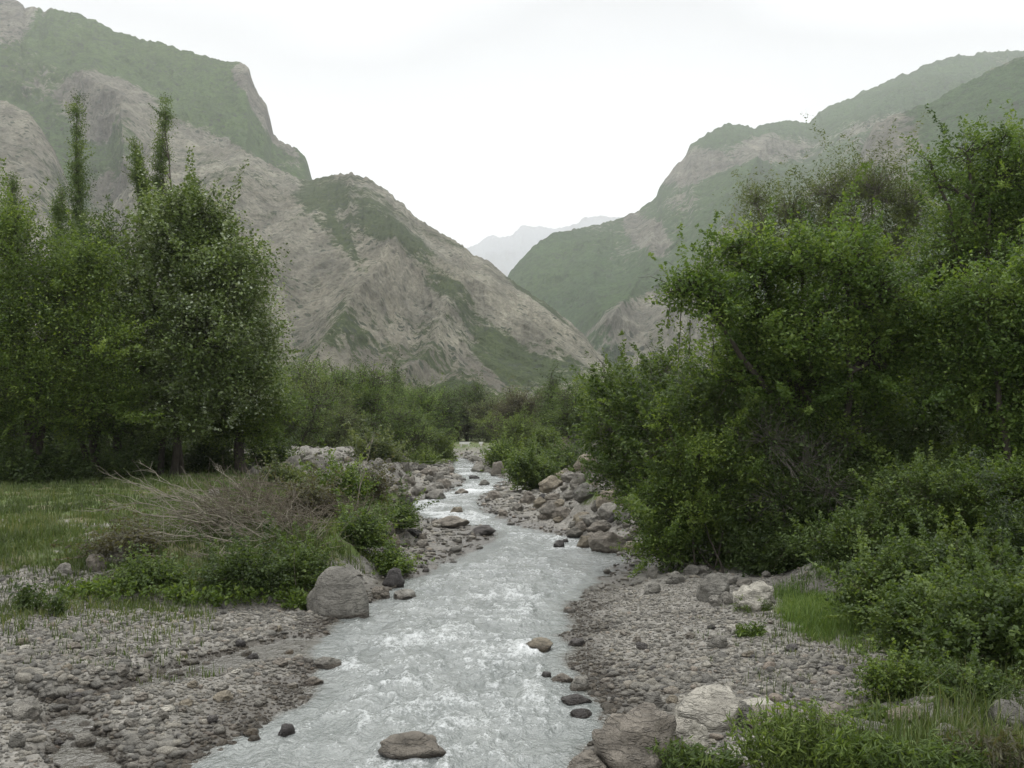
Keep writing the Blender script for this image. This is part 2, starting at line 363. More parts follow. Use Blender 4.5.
def terr(X, Y, full=False):
    X = np.asarray(X, float); Y = np.asarray(Y, float)
    L, Rr = riv(Y)
    n1 = fbm2(X * 0.9, Y * 0.9, 3, 3); n2 = fbm2(X * 3.2, Y * 3.2, 3, 9)
    wob = 0.22 * n1 + 0.10 * n2
    wob = wob * np.clip(Y / 14, 0.6, 2.0)
    dl = L - X + wob; dr = X - Rr + wob
    ins = np.minimum(-dl, -dr)
    depth = -0.06 - 0.28 * sstep(ins, 0, 0.7)
    # left side
    db = itp(Y, [(17, 1.1), (20, .4), (24, .7), (27, 1.7), (31, 2.2), (34, 1.2), (40, .4), (46, 1.2), (60, 3), (90, 5)])
    up = sstep(Y + 0.5 * n1 + 0.08 * (X + 3), 16.9, 18.9)
    bankl = up * sstep(dl, db, db + 1.6)
    plat = itp(Y, [(17, .55), (20, .85), (26, 1.05), (40, 1.3), (60, 1.35), (100, 1.5), (160, 1.6), (400, 3)])
    gl = itp(Y, [(24, .36), (28, .16), (50, .16), (62, .4)]) * (1 - np.exp(-np.maximum(dl, 0) / 3.0)) - 0.03
    hl = gl + (plat - gl) * bankl
    heap = np.exp(-((Y - 58 - 0.25 * (X + 12)) / 3.0) ** 2) * sstep(X, -22, -16) * sstep(-X, 6, 9)
    hl = hl + heap * (0.75 + 0.3 * n1)
    mound = np.exp(-((X + 5.6) / 1.6) ** 2 - ((Y - 21.0) / 1.6) ** 2) * 0.45
    hl = hl + mound
    # right side
    dbr = itp(Y, [(8, 1.2), (9.5, 1.9), (11, 3.0), (13, 3.8), (18, 4.2), (21, 3.8), (23.5, 1.6), (26, .5), (30, .5), (36, 1.2), (42, 2.2), (55, 3.5), (75, 4), (100, 4)])
    bankr = sstep(dr, dbr, dbr + itp(Y, [(12, 1.8), (24, 2.2), (40, 4), (80, 5)]))
    platr = itp(Y, [(8, .45), (11, .55), (14, .75), (20, 1.15), (28, 1.6), (50, 2.0), (100, 1.9), (160, 1.8), (400, 3)])
    slope = np.clip((dr - dbr - 1.5) * 0.15, 0, 1.4) * sstep(Y, 10, 15) * (1 - sstep(Y, 40, 70))
    gr_ = 0.30 * (1 - np.exp(-np.maximum(dr, 0) / 2.2)) - 0.03
    hr = gr_ + (platr + slope - gr_) * bankr
    h = np.where(ins > 0, depth, np.where(dl > dr, hl, hr))
    # side trickle
    left_g = (dl > -0.3) & (Y < 18.5)
    for k, pts in enumerate(SIDE):
        d = dist_poly(X, Y, pts) + 0.16 * n1 + 0.1 * n2
        w = (0.36, 0.30)[k]
        w = w + (0.30 * np.exp(-((X + 3.1) / 1.1) ** 2) if k == 0 else 0)
        m = np.exp(-(d / w) ** 4) * left_g
        h = h * (1 - m) + (-0.035 - 0.06 * np.exp(-((X + 2.9) / 1.2) ** 2) + 0.05 * n2) * m
    # fade the channel out far away
    ff = sstep(Y, 108, 125)
    h = h * (1 - ff) + (1.6 + (Y > 200) * np.clip((Y - 200) * 0.01, 0, 3)) * ff
    grass = np.where(dl > dr, np.clip(bankl * 1.3 - 0.1, 0, 1), np.clip(bankr * 1.3 - 0.15, 0, 1)) * (ins < 0)
    patch = sstep(-X, 6.2, 7.2) * sstep(Y, 17.5, 18.5) * (1 - sstep(Y, 24, 27)) * (0.45 + 0.7 * n1)
    grass = grass - np.clip(patch, 0, 1)
    grass = grass - heap * 1.2
    fr = sstep(Y, 36, 44) * (1 - sstep(Y, 85, 105))
    grass = grass - fr * 0.9 * (np.where(dl > dr, (dl < 7), (dr < 5)))
    dirt = np.exp(-((X - 4.5) / 1.0) ** 2 - ((Y - 9.9) / 0.55) ** 2)
    grass = grass - dirt * 1.3
    strip = np.exp(-((X - 5.0 - (Y - 16) * .10) / .62) ** 2 - ((Y - 16.2) / 2.4) ** 2)
    grass = grass + strip * 0.9
    grass = np.clip(grass + ff * 0.8 + 0.25 * n1 * (grass > 0.05), 0, 1)
    sm = 0.045 * fbm2(X * 2.1, Y * 2.1, 3, 21) + 0.02 * n2
    h = h + sm * np.where(ins > 0, 0.4, 1) * np.clip(Y / 15, 0.8, 3)
    if full: return h, grass, ins, dl, dr
    return h
def tz(x, y): return float(terr(np.array([x]), np.array([y]))[0])
_GY = np.geomspace(7.0, 260, 1500)
def ground_at(px, py):
    X = (px - 512) * _GY / FPX; z = terr(X, _GY)
    q = HZ - FPX * (z - CAMH) / _GY
    i = int(np.argmax(q <= py)) if (q <= py).any() else len(_GY) - 1
    return float(X[i]), float(_GY[i]), float(z[i])
def at(px, py, Y): return ((px - 512) * Y / FPX, Y, CAMH + (HZ - py) * Y / FPX)

def fan(Ys, us):
    U, YY = np.meshgrid(us, Ys); return U * YY, YY
def quads(nr, nc):
    i = np.arange((nr - 1) * nc).reshape(nr - 1, nc)[:, :-1].ravel()
    return np.stack([i, i + 1, i + nc + 1, i + nc], 1)
Ys = np.concatenate([np.geomspace(3, 120, 760), np.geomspace(123, 900, 60), np.geomspace(1000, 12400, 24)])
us = np.concatenate([np.linspace(-3.0, -0.75, 30), np.linspace(-0.74, 0.74, 620), np.linspace(0.75, 3.0, 30)])
GX, GYY = fan(Ys, us)
GX = np.sign(GX) * np.minimum(np.abs(GX), 1500 + 4000 * (np.abs(GX) / GYY) / 3.0)
gz, gg, gins, _, _ = terr(GX, GYY, True)
V = np.stack([GX, GYY, gz], -1).reshape(-1, 3)
nr, nc = GX.shape
# strip of ground under and behind the viewer
me = mesh_np('ground', V, quads(nr, nc), M['ground'], True, {'grass': ('POINT', gg.ravel()), 'far': ('POINT', np.clip(gz.ravel() * 0, 0, 1))})
tag(link('ground', me), 'gravel bars and grassy banks of the valley floor', 'ground', None, 'structure')

# water
Yw = np.geomspace(4.5, 124, 900); uw = np.linspace(-0.80, 0.30, 620)
WX, WY = fan(Yw, uw)
tzv, _, insw, _, _ = terr(WX, WY, True)
L, Rr = riv(WY)
flow = WY + 0.25 * fbm2(WX * 1.1, WY * 0.5, 2, 5); tt = WX
a1 = fbm2(tt * 1.3, flow * 0.75, 4, 31, 0.55); a2 = fbm2(tt * 4.0, flow * 2.2, 3, 41, 0.55, True)
a3 = fbm2(tt * 0.5, flow * 0.33, 2, 61)
edge = sstep(insw, 0.0, 0.5)
calm = np.clip(edge, 0.06, 1)
wz = calm * (0.070 * a1 + 0.045 * a2 * (0.7 + 0.6 * a3)) - 0.01
rap = itp(WY, [(9, .10), (11, .02), (13, .0), (15, .12), (18, .12), (22, .05), (26, .10), (32, .22), (36, .3), (44, .26), (50, .30), (60, .30), (75, .28), (120, .2)])
foam = 0.22 + 0.22 * a1 + 0.34 * a2 + 0.26 * a3 + rap * 0.9
foam = foam * np.clip(edge, 0.35, 1)
ROCKS_IN_WATER = [pz(410, 752), pz(405, 638), pz(543, 645), pz(490, 594), pz(326, 664), pz(561, 546), pz(453, 512), pz(500, 500), pz(470, 490)]
for (rx, ry) in ROCKS_IN_WATER:
    s = 0.35 * (ry / 15) ** 0.5
    foam += 0.35 * np.exp(-((WX - rx) / (s * 1.5)) ** 2 - ((WY - ry + 0.25) / (s * 1.2)) ** 2)
keep = (tzv < wz + 0.10)
Vw = np.stack([WX, WY, wz], -1).reshape(-1, 3); Fw = quads(*WX.shape)
kf = keep.ravel()[Fw].any(1); Fw = Fw[kf]
used, inv = np.unique(Fw, return_inverse=True)
sh = 1 - sstep(insw.ravel(), -0.1, 0.12)
me = mesh_np('river', Vw[used], inv.reshape(-1, 4), M['water'], True, {'foam': ('POINT', foam.ravel()[used]), 'shallow': ('POINT', sh[used])})
tag(link('river', me), 'milky grey mountain river running over stones', 'river', None, 'structure')

# ------------------------------------------------------------------ mountains
def mountain(name, label, sil, Yr, Yb, zb, mat, nx=420, nv=220, amp=20, gs=(90, 90), shear=0.0, shape=1.1, veg=(), rock=(), base_veg=0.0, ridges=(), seed=0, dark=(), rid_keep=0.25, vn=0.5, jag=1.0):
    p = np.array(sil, float); px = np.linspace(p[0, 0], p[-1, 0], nx)
    py = np.interp(px, p[:, 0], p[:, 1])
    yr = itp(px, Yr); yb = itp(px, Yb)
    py = py + jag * (1.5 * vnoise2(px / 9, 0 * px, seed + 1) + 1.0 * vnoise2(px / 3.7, 0 * px, seed + 2) + 0.6 * vnoise2(px / 1.7, 0 * px, seed + 3))
    v = np.linspace(0, 1, nv)[:, None]; u = px[None, :]
    xr = (px - 512) * yr / FPX; zr = CAMH + (HZ - py) * yr / FPX
    Y = yb + (yr - yb) * v; X = (u - 512) * Y / FPX
    Z = zb + (zr[None, :] - zb) * v ** shape
    ppx, ppy = u + 0 * v, HZ - FPX * (Z - CAMH) / Y
    sx = X + (itp(px, shear)[None, :] if isinstance(shear, list) else shear) * Z
    g1 = fbm2(sx / gs[0], (Y + Z) / (gs[1] * 3.2), 5, seed + 5, 0.55, True)
    g2 = fbm2(sx / (gs[0] * 0.28), (Y + Z * 0.6) / (gs[1] * 0.7), 4, seed + 25, 0.55, True)
    g3 = fbm2(X / (gs[0] * 2.5), (Y + Z) / (gs[1] * 2.5), 3, seed + 45)
    g4 = fbm2(sx / (gs[0] * 0.09), (Y + Z * 0.8) / (gs[1] * 0.2), 3, seed + 65, 0.6, True)
    disp = amp * (0.8 * g1 + 0.38 * g2 + 0.8 * g3 + 0.09 * g4)
    for pts, a, w in ridges:
        d = dist_poly(ppx, ppy, pts); disp = disp + a * np.clip(1 - d / w, 0, 1) ** 1.3 * (1 - v ** 5)
    fade = rid_keep + (1 - rid_keep) * (1 - v ** 7)
    fade = fade * sstep(v, -0.02, 0.08)
    Yd = Y - disp * fade * 0.9; Zd = Z + disp * fade * 0.35 * (1 - 0.4 * v)
    vg = base_veg + vn * fbm2(X / gs[0] / 1.2, (Y + Z) / gs[1] / 1.2, 4, seed + 77)
    tone = 0.75 + 0.5 * fbm2(sx / gs[0] / 1.6, (Y + Z) / gs[1] / 3, 3, seed + 99)
    def blob(cx, cy, rx, ry, ang, w):
        c, s = math.cos(R(ang)), math.sin(R(ang)); dx, dy = ppx - cx, ppy - cy
        a, b = (dx * c + dy * s) / rx, (-dx * s + dy * c) / ry
        return w * (1 - sstep(np.sqrt(a * a + b * b), 0.55, 1.25))
    for b in veg: vg = vg + blob(*b)
    for b in rock: vg = vg - blob(*b)
    for b in dark: tone = tone - blob(*b)
    # back slope
    nb = 14; w = np.linspace(1 / nb, 1, nb)[:, None]
    Yb2 = Yd[-1][None, :] + (yr - yb)[None, :] * 0.7 * w; Xb2 = X[-1][None, :] + 0 * w; Zb2 = Zd[-1][None, :] * (1 - w) + zb * w
    X = np.vstack([X, Xb2]); Y2 = np.vstack([Yd, Yb2]); Z2 = np.vstack([Zd, Zb2])
    vg = np.vstack([vg, np.repeat(vg[-1:], nb, 0)]); tone = np.vstack([tone, np.repeat(tone[-1:], nb, 0)])
    me = mesh_np(name, np.stack([X, Y2, Z2], -1).reshape(-1, 3), quads(nv + nb, nx), mat, True,
                 {'veg': ('POINT', vg.ravel()), 'tone': ('POINT', np.clip(tone, 0, 1).ravel())})
    return tag(link(name, me), label, 'mountain', None, 'structure')

m_spur = mat_mountain('scree_slope', (0.20, 0.197, 0.165), (0.315, 0.305, 0.255), (0.048, 0.072, 0.026), (0.085, 0.118, 0.038), 1.0, (0.1, -0.75, 0.2))
m_high = mat_mountain('green_upper_slope', (0.165, 0.162, 0.134), (0.28, 0.272, 0.226), (0.050, 0.094, 0.024), (0.098, 0.168, 0.038), 0.7, (0.1, 0.5, 0.2))
m_right = mat_mountain('green_far_slope', (0.165, 0.163, 0.136), (0.29, 0.28, 0.236), (0.042, 0.086, 0.028), (0.080, 0.148, 0.044), 0.6, (0.1, -0.5, 0.1))
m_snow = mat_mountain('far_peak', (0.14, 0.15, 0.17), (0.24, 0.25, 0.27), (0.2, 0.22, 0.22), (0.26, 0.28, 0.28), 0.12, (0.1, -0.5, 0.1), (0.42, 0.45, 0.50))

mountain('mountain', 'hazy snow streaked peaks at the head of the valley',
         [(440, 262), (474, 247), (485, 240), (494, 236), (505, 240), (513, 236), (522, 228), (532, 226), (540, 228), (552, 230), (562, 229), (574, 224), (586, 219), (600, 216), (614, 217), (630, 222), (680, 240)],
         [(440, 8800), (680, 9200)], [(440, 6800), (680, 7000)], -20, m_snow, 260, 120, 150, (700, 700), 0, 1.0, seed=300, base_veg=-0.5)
mountain('mountain', 'green mountain with rock bands on the far right side of the valley',
         [(500, 290), (512, 270), (526, 256), (540, 241), (556, 233), (580, 228), (600, 226), (622, 218), (636, 212), (645, 203), (656, 196), (662, 182), (672, 170), (684, 158), (690, 147), (702, 137), (716, 129), (724, 124), (740, 125), (756, 127), (768, 123), (790, 123), (809, 124), (818, 112), (834, 104), (850, 98), (860, 92), (880, 86), (900, 76), (920, 66), (940, 60), (962, 56), (990, 53), (1024, 51), (1100, 48), (1250, 40)],
         [(500, 2000), (640, 2300), (800, 2700), (1250, 3000)], [(500, 1150), (700, 900), (1250, 750)], -10, m_right, 760, 340, 34, (170, 170), -0.3, 1.12,
         veg=[(560, 290, 70, 50, 20, .7), (740, 215, 60, 40, 0, .5), (700, 132, 60, 16, 0, .5), (860, 110, 130, 40, -20, .6), (580, 310, 60, 30, 20, .5), (660, 260, 40, 50, 60, .25)],
         rock=[(740, 168, 80, 14, -8, .6), (690, 170, 34, 18, -20, .65), (645, 245, 36, 16, 60, .8), (780, 150, 50, 9, 0, .5), (870, 140, 50, 16, -10, .5), (668, 350, 60, 40, 0, 1.0), (700, 290, 40, 14, -50, .5), (600, 362, 50, 8, 30, .4)],
         base_veg=0.68, seed=100, ridges=[([(690, 150), (650, 230), (640, 290), (600, 370)], 90, 40), ([(770, 130), (720, 240), (690, 300), (660, 370)], 120, 50), ([(900, 80), (850, 150), (800, 260)], 140, 70), ([(600, 226), (590, 300), (600, 360)], 60, 40)], rid_keep=0.3, vn=0.4)
mountain('mountain', 'nearer green and brown ridge above the tall trees on the right bank',
         [(820, 330), (850, 220), (862, 150), (874, 125), (890, 116), (905, 110), (930, 103), (944, 94), (958, 88), (975, 78), (990, 70), (1008, 63), (1024, 57), (1080, 40), (1250, 10)],
         [(820, 1500), (1250, 1300)], [(820, 700), (1250, 600)], -5, m_right, 260, 160, 22, (110, 110), -0.3, 1.1,
         veg=[(980, 120, 80, 50, -20, .5)], rock=[(890, 140, 50, 30, 0, .6)], base_veg=0.62, seed=140)
mountain('mountain', 'high green mountain with a crumbling cliff edge above the left bank',
         [(-220, -90), (-120, -40), (-40, -14), (0, -2), (18, 2), (26, 7), (60, 12), (95, 21), (118, 33), (140, 39), (165, 45), (190, 52), (215, 59), (237, 63), (249, 68), (252, 78), (255, 88), (262, 98), (267, 106), (270, 118), (273, 132), (279, 141), (288, 144), (297, 150), (305, 158), (309, 168), (312, 178), (330, 200), (380, 240), (430, 300)],
         [(-220, 1900), (0, 1850), (240, 1750), (310, 1650), (430, 1500)], [(-220, 700), (430, 750)], -10, m_high, 800, 360, 26, (120, 120), 0.35, 1.15,
         veg=[(140, 60, 130, 40, 18, .5), (215, 110, 60, 30, 30, .7), (250, 135, 45, 16, 40, .6), (60, 140, 60, 16, 30, .4), (70, 185, 20, 60, -30, .5)],
         rock=[(262, 105, 12, 42, -20, 1.3), (245, 78, 12, 16, 0, 1.0), (110, 108, 55, 24, 10, .85), (115, 135, 45, 18, 0, .7), (12, 22, 22, 30, 0, .8), (195, 100, 26, 7, -12, .6), (285, 148, 18, 6, 30, .5), (90, 250, 120, 70, 0, .8), (200, 170, 60, 40, 20, .8)],
         dark=[(110, 108, 55, 24, 10, .5), (12, 22, 22, 30, 0, .4)],
         base_veg=0.64, seed=180, ridges=[([(245, 66), (260, 110), (285, 150)], 60, 22), ([(100, 95), (145, 130), (150, 200)], 80, 40)], rid_keep=0.3, vn=0.4)
mountain('mountain', 'pale scree spur rising behind the poplar spires',
         [(-260, 10), (-100, 40), (-30, 80), (0, 100), (14, 106), (28, 112), (42, 130), (54, 150), (60, 168), (72, 196), (90, 240), (120, 320)],
         [(-260, 1150), (120, 1000)], [(-260, 450), (120, 520)], -5, m_spur, 240, 160, 12, (60, 60), 0.5, 1.05,
         veg=[(60, 200, 20, 40, -30, .5)], base_veg=0.12, seed=220)
mountain('mountain', 'grey tan scree spur with slanting strata behind the left bank trees',
         [(60, 300), (100, 215), (130, 165), (150, 140), (168, 131), (185, 138), (205, 147), (240, 150), (262, 160), (285, 172), (308, 182), (318, 178), (335, 174), (352, 174), (368, 178), (384, 188), (398, 200), (412, 214), (428, 224), (440, 233), (455, 241), (472, 252), (490, 262), (505, 275), (520, 285), (540, 299), (556, 309), (570, 322), (585, 338), (598, 352), (612, 368), (640, 400)],
         [(60, 1250), (170, 1250), (350, 1120), (640, 880)], [(60, 480), (350, 420), (640, 560)], -4, m_spur, 900, 400, 9, (62, 62), [(60, -.8), (380, -.8), (470, .8), (640, .9)], 1.08,
         veg=[(325, 205, 45, 24, 60, .55), (400, 240, 60, 20, 38, .75), (480, 330, 90, 12, 42, .6), (540, 380, 60, 12, 20, .35), (430, 365, 70, 14, 20, .35), (500, 372, 50, 8, 40, .4), (350, 250, 70, 6, 60, .35), (290, 240, 60, 6, -50, .3), (330, 350, 50, 20, -20, .25), (535, 300, 40, 9, 42, .7), (190, 300, 60, 20, -40, .3)],
         rock=[(290, 290, 60, 60, -45, .35), (560, 345, 55, 12, 45, .6), (440, 255, 70, 8, 38, .5), (390, 300, 40, 20, -30, .3)],
         dark=[(440, 370, 80, 20, 10, .6), (500, 390, 60, 16, 20, .5)],
         base_veg=0.22, seed=260,
         ridges=[([(350, 176), (420, 262), (480, 300), (600, 400)], 38, 40), ([(240, 150), (230, 230), (180, 340)], 26, 44), ([(318, 185), (290, 260), (225, 360)], 26, 38), ([(400, 262), (350, 330), (310, 400)], 28, 36), ([(450, 320), (430, 370), (380, 410)], 24, 30), ([(440, 235), (520, 300), (608, 372)], 30, 20)], rid_keep=0.28)
mountain('mountain', 'low grey knoll with a pale crest just above the far trees',
         [(380, 420), (410, 398), (432, 384), (446, 376), (460, 371), (474, 376), (486, 386), (505, 396), (530, 402), (560, 420)],
         [(380, 460), (560, 440)], [(380, 380), (560, 380)], 0, m_spur, 160, 60, 3, (20, 20), 0.5, 1.0, veg=[(470, 395, 60, 14, 0, .4)], base_veg=0.25, seed=280)

# haze
bpy_me = bpy.data.meshes.new('haze')
x0, x1, y0, y1, z0, z1 = -5600, 5600, -60, 12700, -40, 2800
hv = [(x, y, z) for x in (x0, x1) for y in (y0, y1) for z in (z0, z1)]
bpy_me.from_pydata(hv, [], [(0, 1, 3, 2), (4, 6, 7, 5), (0, 4, 5, 1), (2, 3, 7, 6), (0, 2, 6, 4), (1, 5, 7, 3)])
hm = bpy.data.materials.new('haze'); hm.use_nodes = True; ht = hm.node_tree; ht.nodes.clear()
ho = ht.nodes.new('ShaderNodeOutputMaterial'); hp = ht.nodes.new('ShaderNodeVolumePrincipled')
hp.inputs['Color'].default_value = (0.97, 0.985, 1.0, 1); hp.inputs['Density'].default_value = 1.2e-4; hp.inputs['Anisotropy'].default_value = 0.2
ht.links.new(hp.outputs[0], ho.inputs['Volume']); bpy_me.materials.append(hm)
tag(link('haze', bpy_me), 'thin pale haze filling the valley', 'haze', None, 'stuff')

# ------------------------------------------------------------------ rocks
def ico(n):
    import bmesh
    bm = bmesh.new(); bmesh.ops.create_icosphere(bm, subdivisions=n, radius=1)
    v = np.array([x.co[:] for x in bm.verts]); f = np.array([[q.index for q in x.verts] for x in bm.faces]); bm.free()
    return v, f
def vn3(P, s, seed): return vnoise(P[:, 0] * s + 50, P[:, 1] * s + 50, P[:, 2] * s + 50, seed)
def rock_shape(n, seed, cuts=9, rough=0.12):
    r = np.random.default_rng(seed); v, f = ico(n)
    v = v * (1 + 0.22 * vn3(v, 1.1, seed))[:, None]
    for _ in range(cuts):
        d = r.normal(size=3); d /= np.linalg.norm(d); k = r.uniform(0.62, 0.92)
        s = v @ d; o = np.maximum(s - k, 0); v = v - d[None, :] * (o * r.uniform(0.7, 0.95))[:, None]
    v = v * (1 + rough * vn3(v, 2.7, seed + 1) + rough * 0.45 * vn3(v, 6.5, seed + 2) + rough * 0.18 * vn3(v, 15, seed + 3))[:, None]
    v /= np.abs(v).max(0)[None, :]
    return v, f
ROCKM = {}
ROCKP = {6: (3, 0.05), 7: (5, 0.07), 8: (16, 0.12)}
def rock_mesh(k, mat):
    if (k, mat) not in ROCKM:
        v, f = rock_shape(4, 40 + k, *ROCKP[k]) if k in ROCKP else rock_shape(4, 40 + k, 12 + k * 2, (0.14, 0.12, 0.17, 0.13, 0.15, 0.09)[k % 6])
        ROCKM[(k, mat)] = mesh_np('rock', v, f, M[mat], True)
    return ROCKM[(k, mat)]
def rock(px, py, w, h, mat, label, k=None, name='boulder', group=None, sink=0.40, yaw=None, tilt=0.0, depth=0.85, cat='rock', Yf=None):
    x, y, z = ground_at(px, py)
    if z < 0 and not Yf: x, y = pz(px, py); z = -0.03
    if Yf: y = Yf; x = (px - 512) * y / FPX; z = tz(x, y)
    s = y / FPX
    k = random.randrange(6) if k is None else k
    o = link(name, rock_mesh(k, mat), None)
    hw, hh = w * s / 2, h * s / (2 - 2 * sink) 
    o.scale = (hw, hw * depth, hh)
    z = max(z, -0.03)
    o.location = (x, y + hw * depth * 0.5, z + hh * (1 - 2 * sink))
    o.rotation_euler = (tilt, random.uniform(-0.15, 0.15), random.uniform(-0.5, 0.5) if yaw is None else yaw)
    return tag(o, label, cat, group)

B = [
 (334, 616, 70, 50, 'grey', 'large smooth grey boulder at the water edge below the dead brush', 6),
 (411, 757, 78, 24, 'pink', 'wet brown boulder breaking the white water in mid river', 1),
 (634, 772, 92, 62, 'pink', 'big pinkish grey boulder on the near shore with grass against it', 2),
 (586, 778, 50, 22, 'pink', 'low brown wet rock below the big pinkish boulder', 4),
 (718, 729, 88, 36, 'cream', 'broad flat topped cream boulder behind the leafy weeds', 3),
 (690, 750, 46, 34, 'cream', 'pale slanting rock leaning against the cream boulder', 0),
 (744, 727, 34, 24, 'grey', 'small grey rock wedged beside the cream boulder', 4),
 (651, 712, 27, 19, 'grey', 'rounded grey stone on the gravel above the pinkish boulder', 5),
 (578, 690, 24, 16, 'grey', 'rounded grey stone at the shoreline with darker stones below', 5),
 (576, 703, 34, 10, 'dark', 'dark flat wet stone just below the rounded shoreline stone', 1),
 (583, 716, 28, 7, 'dark', 'dark sliver of rock lying in the water by the shore', 3),
 (545, 678, 14, 9, 'dark', 'small dark round stone in the shallows by the gravel bar', 5),
 (562, 682, 26, 10, 'pink', 'brown flat wet stone at the gravel bar edge', 1),
 (541, 648, 34, 10, 'tan', 'tan flat stone in the water off the gravel bar', 3),
 (575, 645, 22, 8, 'dark', 'dark oval stone on the shore beside the tan flat stone', 5),
 (718, 601, 40, 27, 'grey', 'leaning grey boulder on the gravel bar under the bushes', 3),
 (754, 610, 44, 28, 'cream', 'whitish block of rock with grass at its foot', 2),
 (727, 604, 16, 12, 'pale', 'small pale stone between the leaning boulder and whitish block', 4),
 (652, 579, 12, 13, 'pale', 'small light upright stone beneath the overhanging bush', 2),
 (676, 584, 22, 12, 'grey', 'squat grey stone beneath the overhanging bush', 4),
 (608, 552, 42, 25, 'pink', 'big brown grey boulder at the bend of the river', 0),
 (583, 547, 18, 13, 'tan', 'round tan boulder next to the big brown bend boulder', 5),
 (560, 547, 14, 8, 'dark', 'dark grey rock standing in the water at the bend', 3),
 (632, 552, 18, 10, 'tan', 'flat tan rock behind the big brown bend boulder', 3),
 (717, 648, 24, 13, 'grey', 'bluish grey stone in the middle of the gravel bar', 5),
 (780, 730, 96, 17, 'pink', 'flat pinkish slab among the weeds behind the cream boulder', 4),
 (838, 727, 54, 22, 'pink', 'brown grey slab at the end of the pinkish slab', 1),
 (461, 494, 15, 6, 'pink', 'low brown stone splitting the far rapids', 1),
 (484, 485, 13, 6, 'grey', 'small grey stone in the far rapids above the brown ones', 4),
 (474, 479, 12, 5, 'dark', 'dark wet stone at the top of the far rapids', 0),
 (764, 716, 54, 12, 'cream', 'flat pale rock at the edge of the gravel above the leafy weeds', 3),
 (872, 738, 56, 16, 'pale', 'flat pale rock at the end of the slabs near the frame corner', 0),
 (908, 722, 40, 13, 'tan', 'tan rock lying on bare earth near the round bush', 1),
 (950, 742, 36, 16, 'grey', 'grey rock among dry stalks near the frame corner', 4),
 (672, 742, 30, 18, 'grey', 'grey rock squeezed between the pinkish boulder and slanting rock', 2),
 (1012, 728, 44, 24, 'grey', 'grey rock half hidden in grass at the frame edge', 3),
 (903, 478, 34, 20, 'tan', 'tan boulder on top of the bramble bank', 0),
 (884, 476, 24, 22, 'pink', 'brownish rock beside the tan boulder on the bramble bank', 2),
 (449, 528, 42, 11, 'pink', 'broad low boulder on the upper end of the mid gravel bar', 1),
 (482, 535, 32, 9, 'dark', 'dark low boulder pointing into the river from the bar', 4),
 (497, 477, 17, 14, 'pink', 'round reddish boulder standing mid stream far up', 5),
 (479, 472, 17, 9, 'pale', 'pale low boulder beside the round reddish one', 3),
 (494, 500, 19, 9, 'pink', 'brown rock parting the rapids', 4),
 (551, 492, 28, 15, 'tan', 'large tan boulder at the foot of the stony bank', 1),
 (436, 499, 26, 10, 'grey', 'long grey boulder beside the rapids with grass behind', 3),
 (455, 513, 16, 7, 'tan', 'yellowish rock washed over by the rapids', 5),
 (407, 516, 11, 20, 'dark', 'dark upright rock against the grassy bank', 2),
 (394, 590, 24, 19, 'dark', 'dark grey boulder at the shore behind the large smooth one', 4),
 (380, 598, 20, 13, 'pink', 'brownish rock between the two shore boulders', 0),
 (405, 598, 28, 9, 'grey', 'low flat rock reaching into the river', 3),
 (394, 547, 13, 12, 'tan', 'small orange tan boulder in the grass of the bank', 5),
 (327, 668, 30, 14, 'pale', 'pale grey stone on the tip of the gravel spit', 0),
 (285, 734, 20, 13, 'dark', 'dark rounded cobble on the spit edge', 5),
 (222, 702, 24, 9, 'tan', 'yellowish flat cobble on the gravel spit', 3),
 (312, 684, 22, 9, 'pink', 'reddish flat cobble beside the spit tip', 1),
 (238, 647, 14, 6, 'dark', 'small dark stone in the inlet of the side trickle', 5),
 (252, 658, 16, 6, 'dark', 'second dark stone lower in the inlet of the side trickle', 4),
 (118, 563, 30, 18, 'pale', 'pale broken rock on the low bank left of the brush', 2),
 (95, 572, 24, 20, 'pink', 'brownish rock set in the small earth scarp', 0),
 (62, 575, 20, 12, 'pale', 'whitish stone on the grassy gravel by the scarp', 4),
 (212, 498, 16, 10, 'pale', 'light grey stone lying behind the dead branches', 5),
 (22, 718, 40, 16, 'pale', 'wide pale cobble beside the side trickle', 3),
 (82, 745, 28, 14, 'pale', 'cream cobble standing in the side trickle', 5),
 (104, 750, 24, 14, 'grey', 'grey cobble touching the cream one', 0),
 (48, 700, 22, 12, 'grey', 'grey cobble on the trickle bank with a flat top', 1),
 (14, 748, 22, 14, 'grey', 'smooth grey cobble in the lower corner gravel', 5),
]
for i, (px, py, w, h, m, lab, k) in enumerate(B):
    rock(px, py, w, h, m, lab, k, sink=0.49 if i == 0 else 0.38, name='cobble' if ' cobble' in lab else 'boulder')
random.seed(21)
def scatter_rocks(n, pick, wr, mats, label, group, name='boulder', ar=(0.45, 0.75)):
    for _ in range(n):
        for _t in range(30):
            px, py = pick(); gx, gy, gz_ = ground_at(px, py); L_, R_ = riv(gy)
            if gx < L_ + 0.15 or gx > R_ - 0.15: break
        w = random.uniform(*wr) if random.random() < .75 else wr[1] * random.uniform(1, 1.35)
        mt = random.choice(mats); mt = 'mid' if mt == 'mixed' else mt
        size = 'small ' if w < wr[0] * .6 + wr[1] * .4 else ('large ' if w > wr[1] else '')
        lab = size + {'mid': 'grey brown', 'pink': 'brown', 'tan': 'tan', 'grey': 'grey', 'pale': 'pale', 'cream': 'whitish', 'dark': 'dark'}[mt] + ' ' + label
        rock(px, py, w, w * random.uniform(*ar), mt, lab, None, name, group, sink=random.uniform(.2, .4))
def bank_pick():
    t = random.random(); py = 446 + 90 * t ** 0.9
    lo = 545 + 10 * t if py < 495 else 520 + (py - 495) * 1.2
    return random.uniform(lo, 600 + 55 * t), py
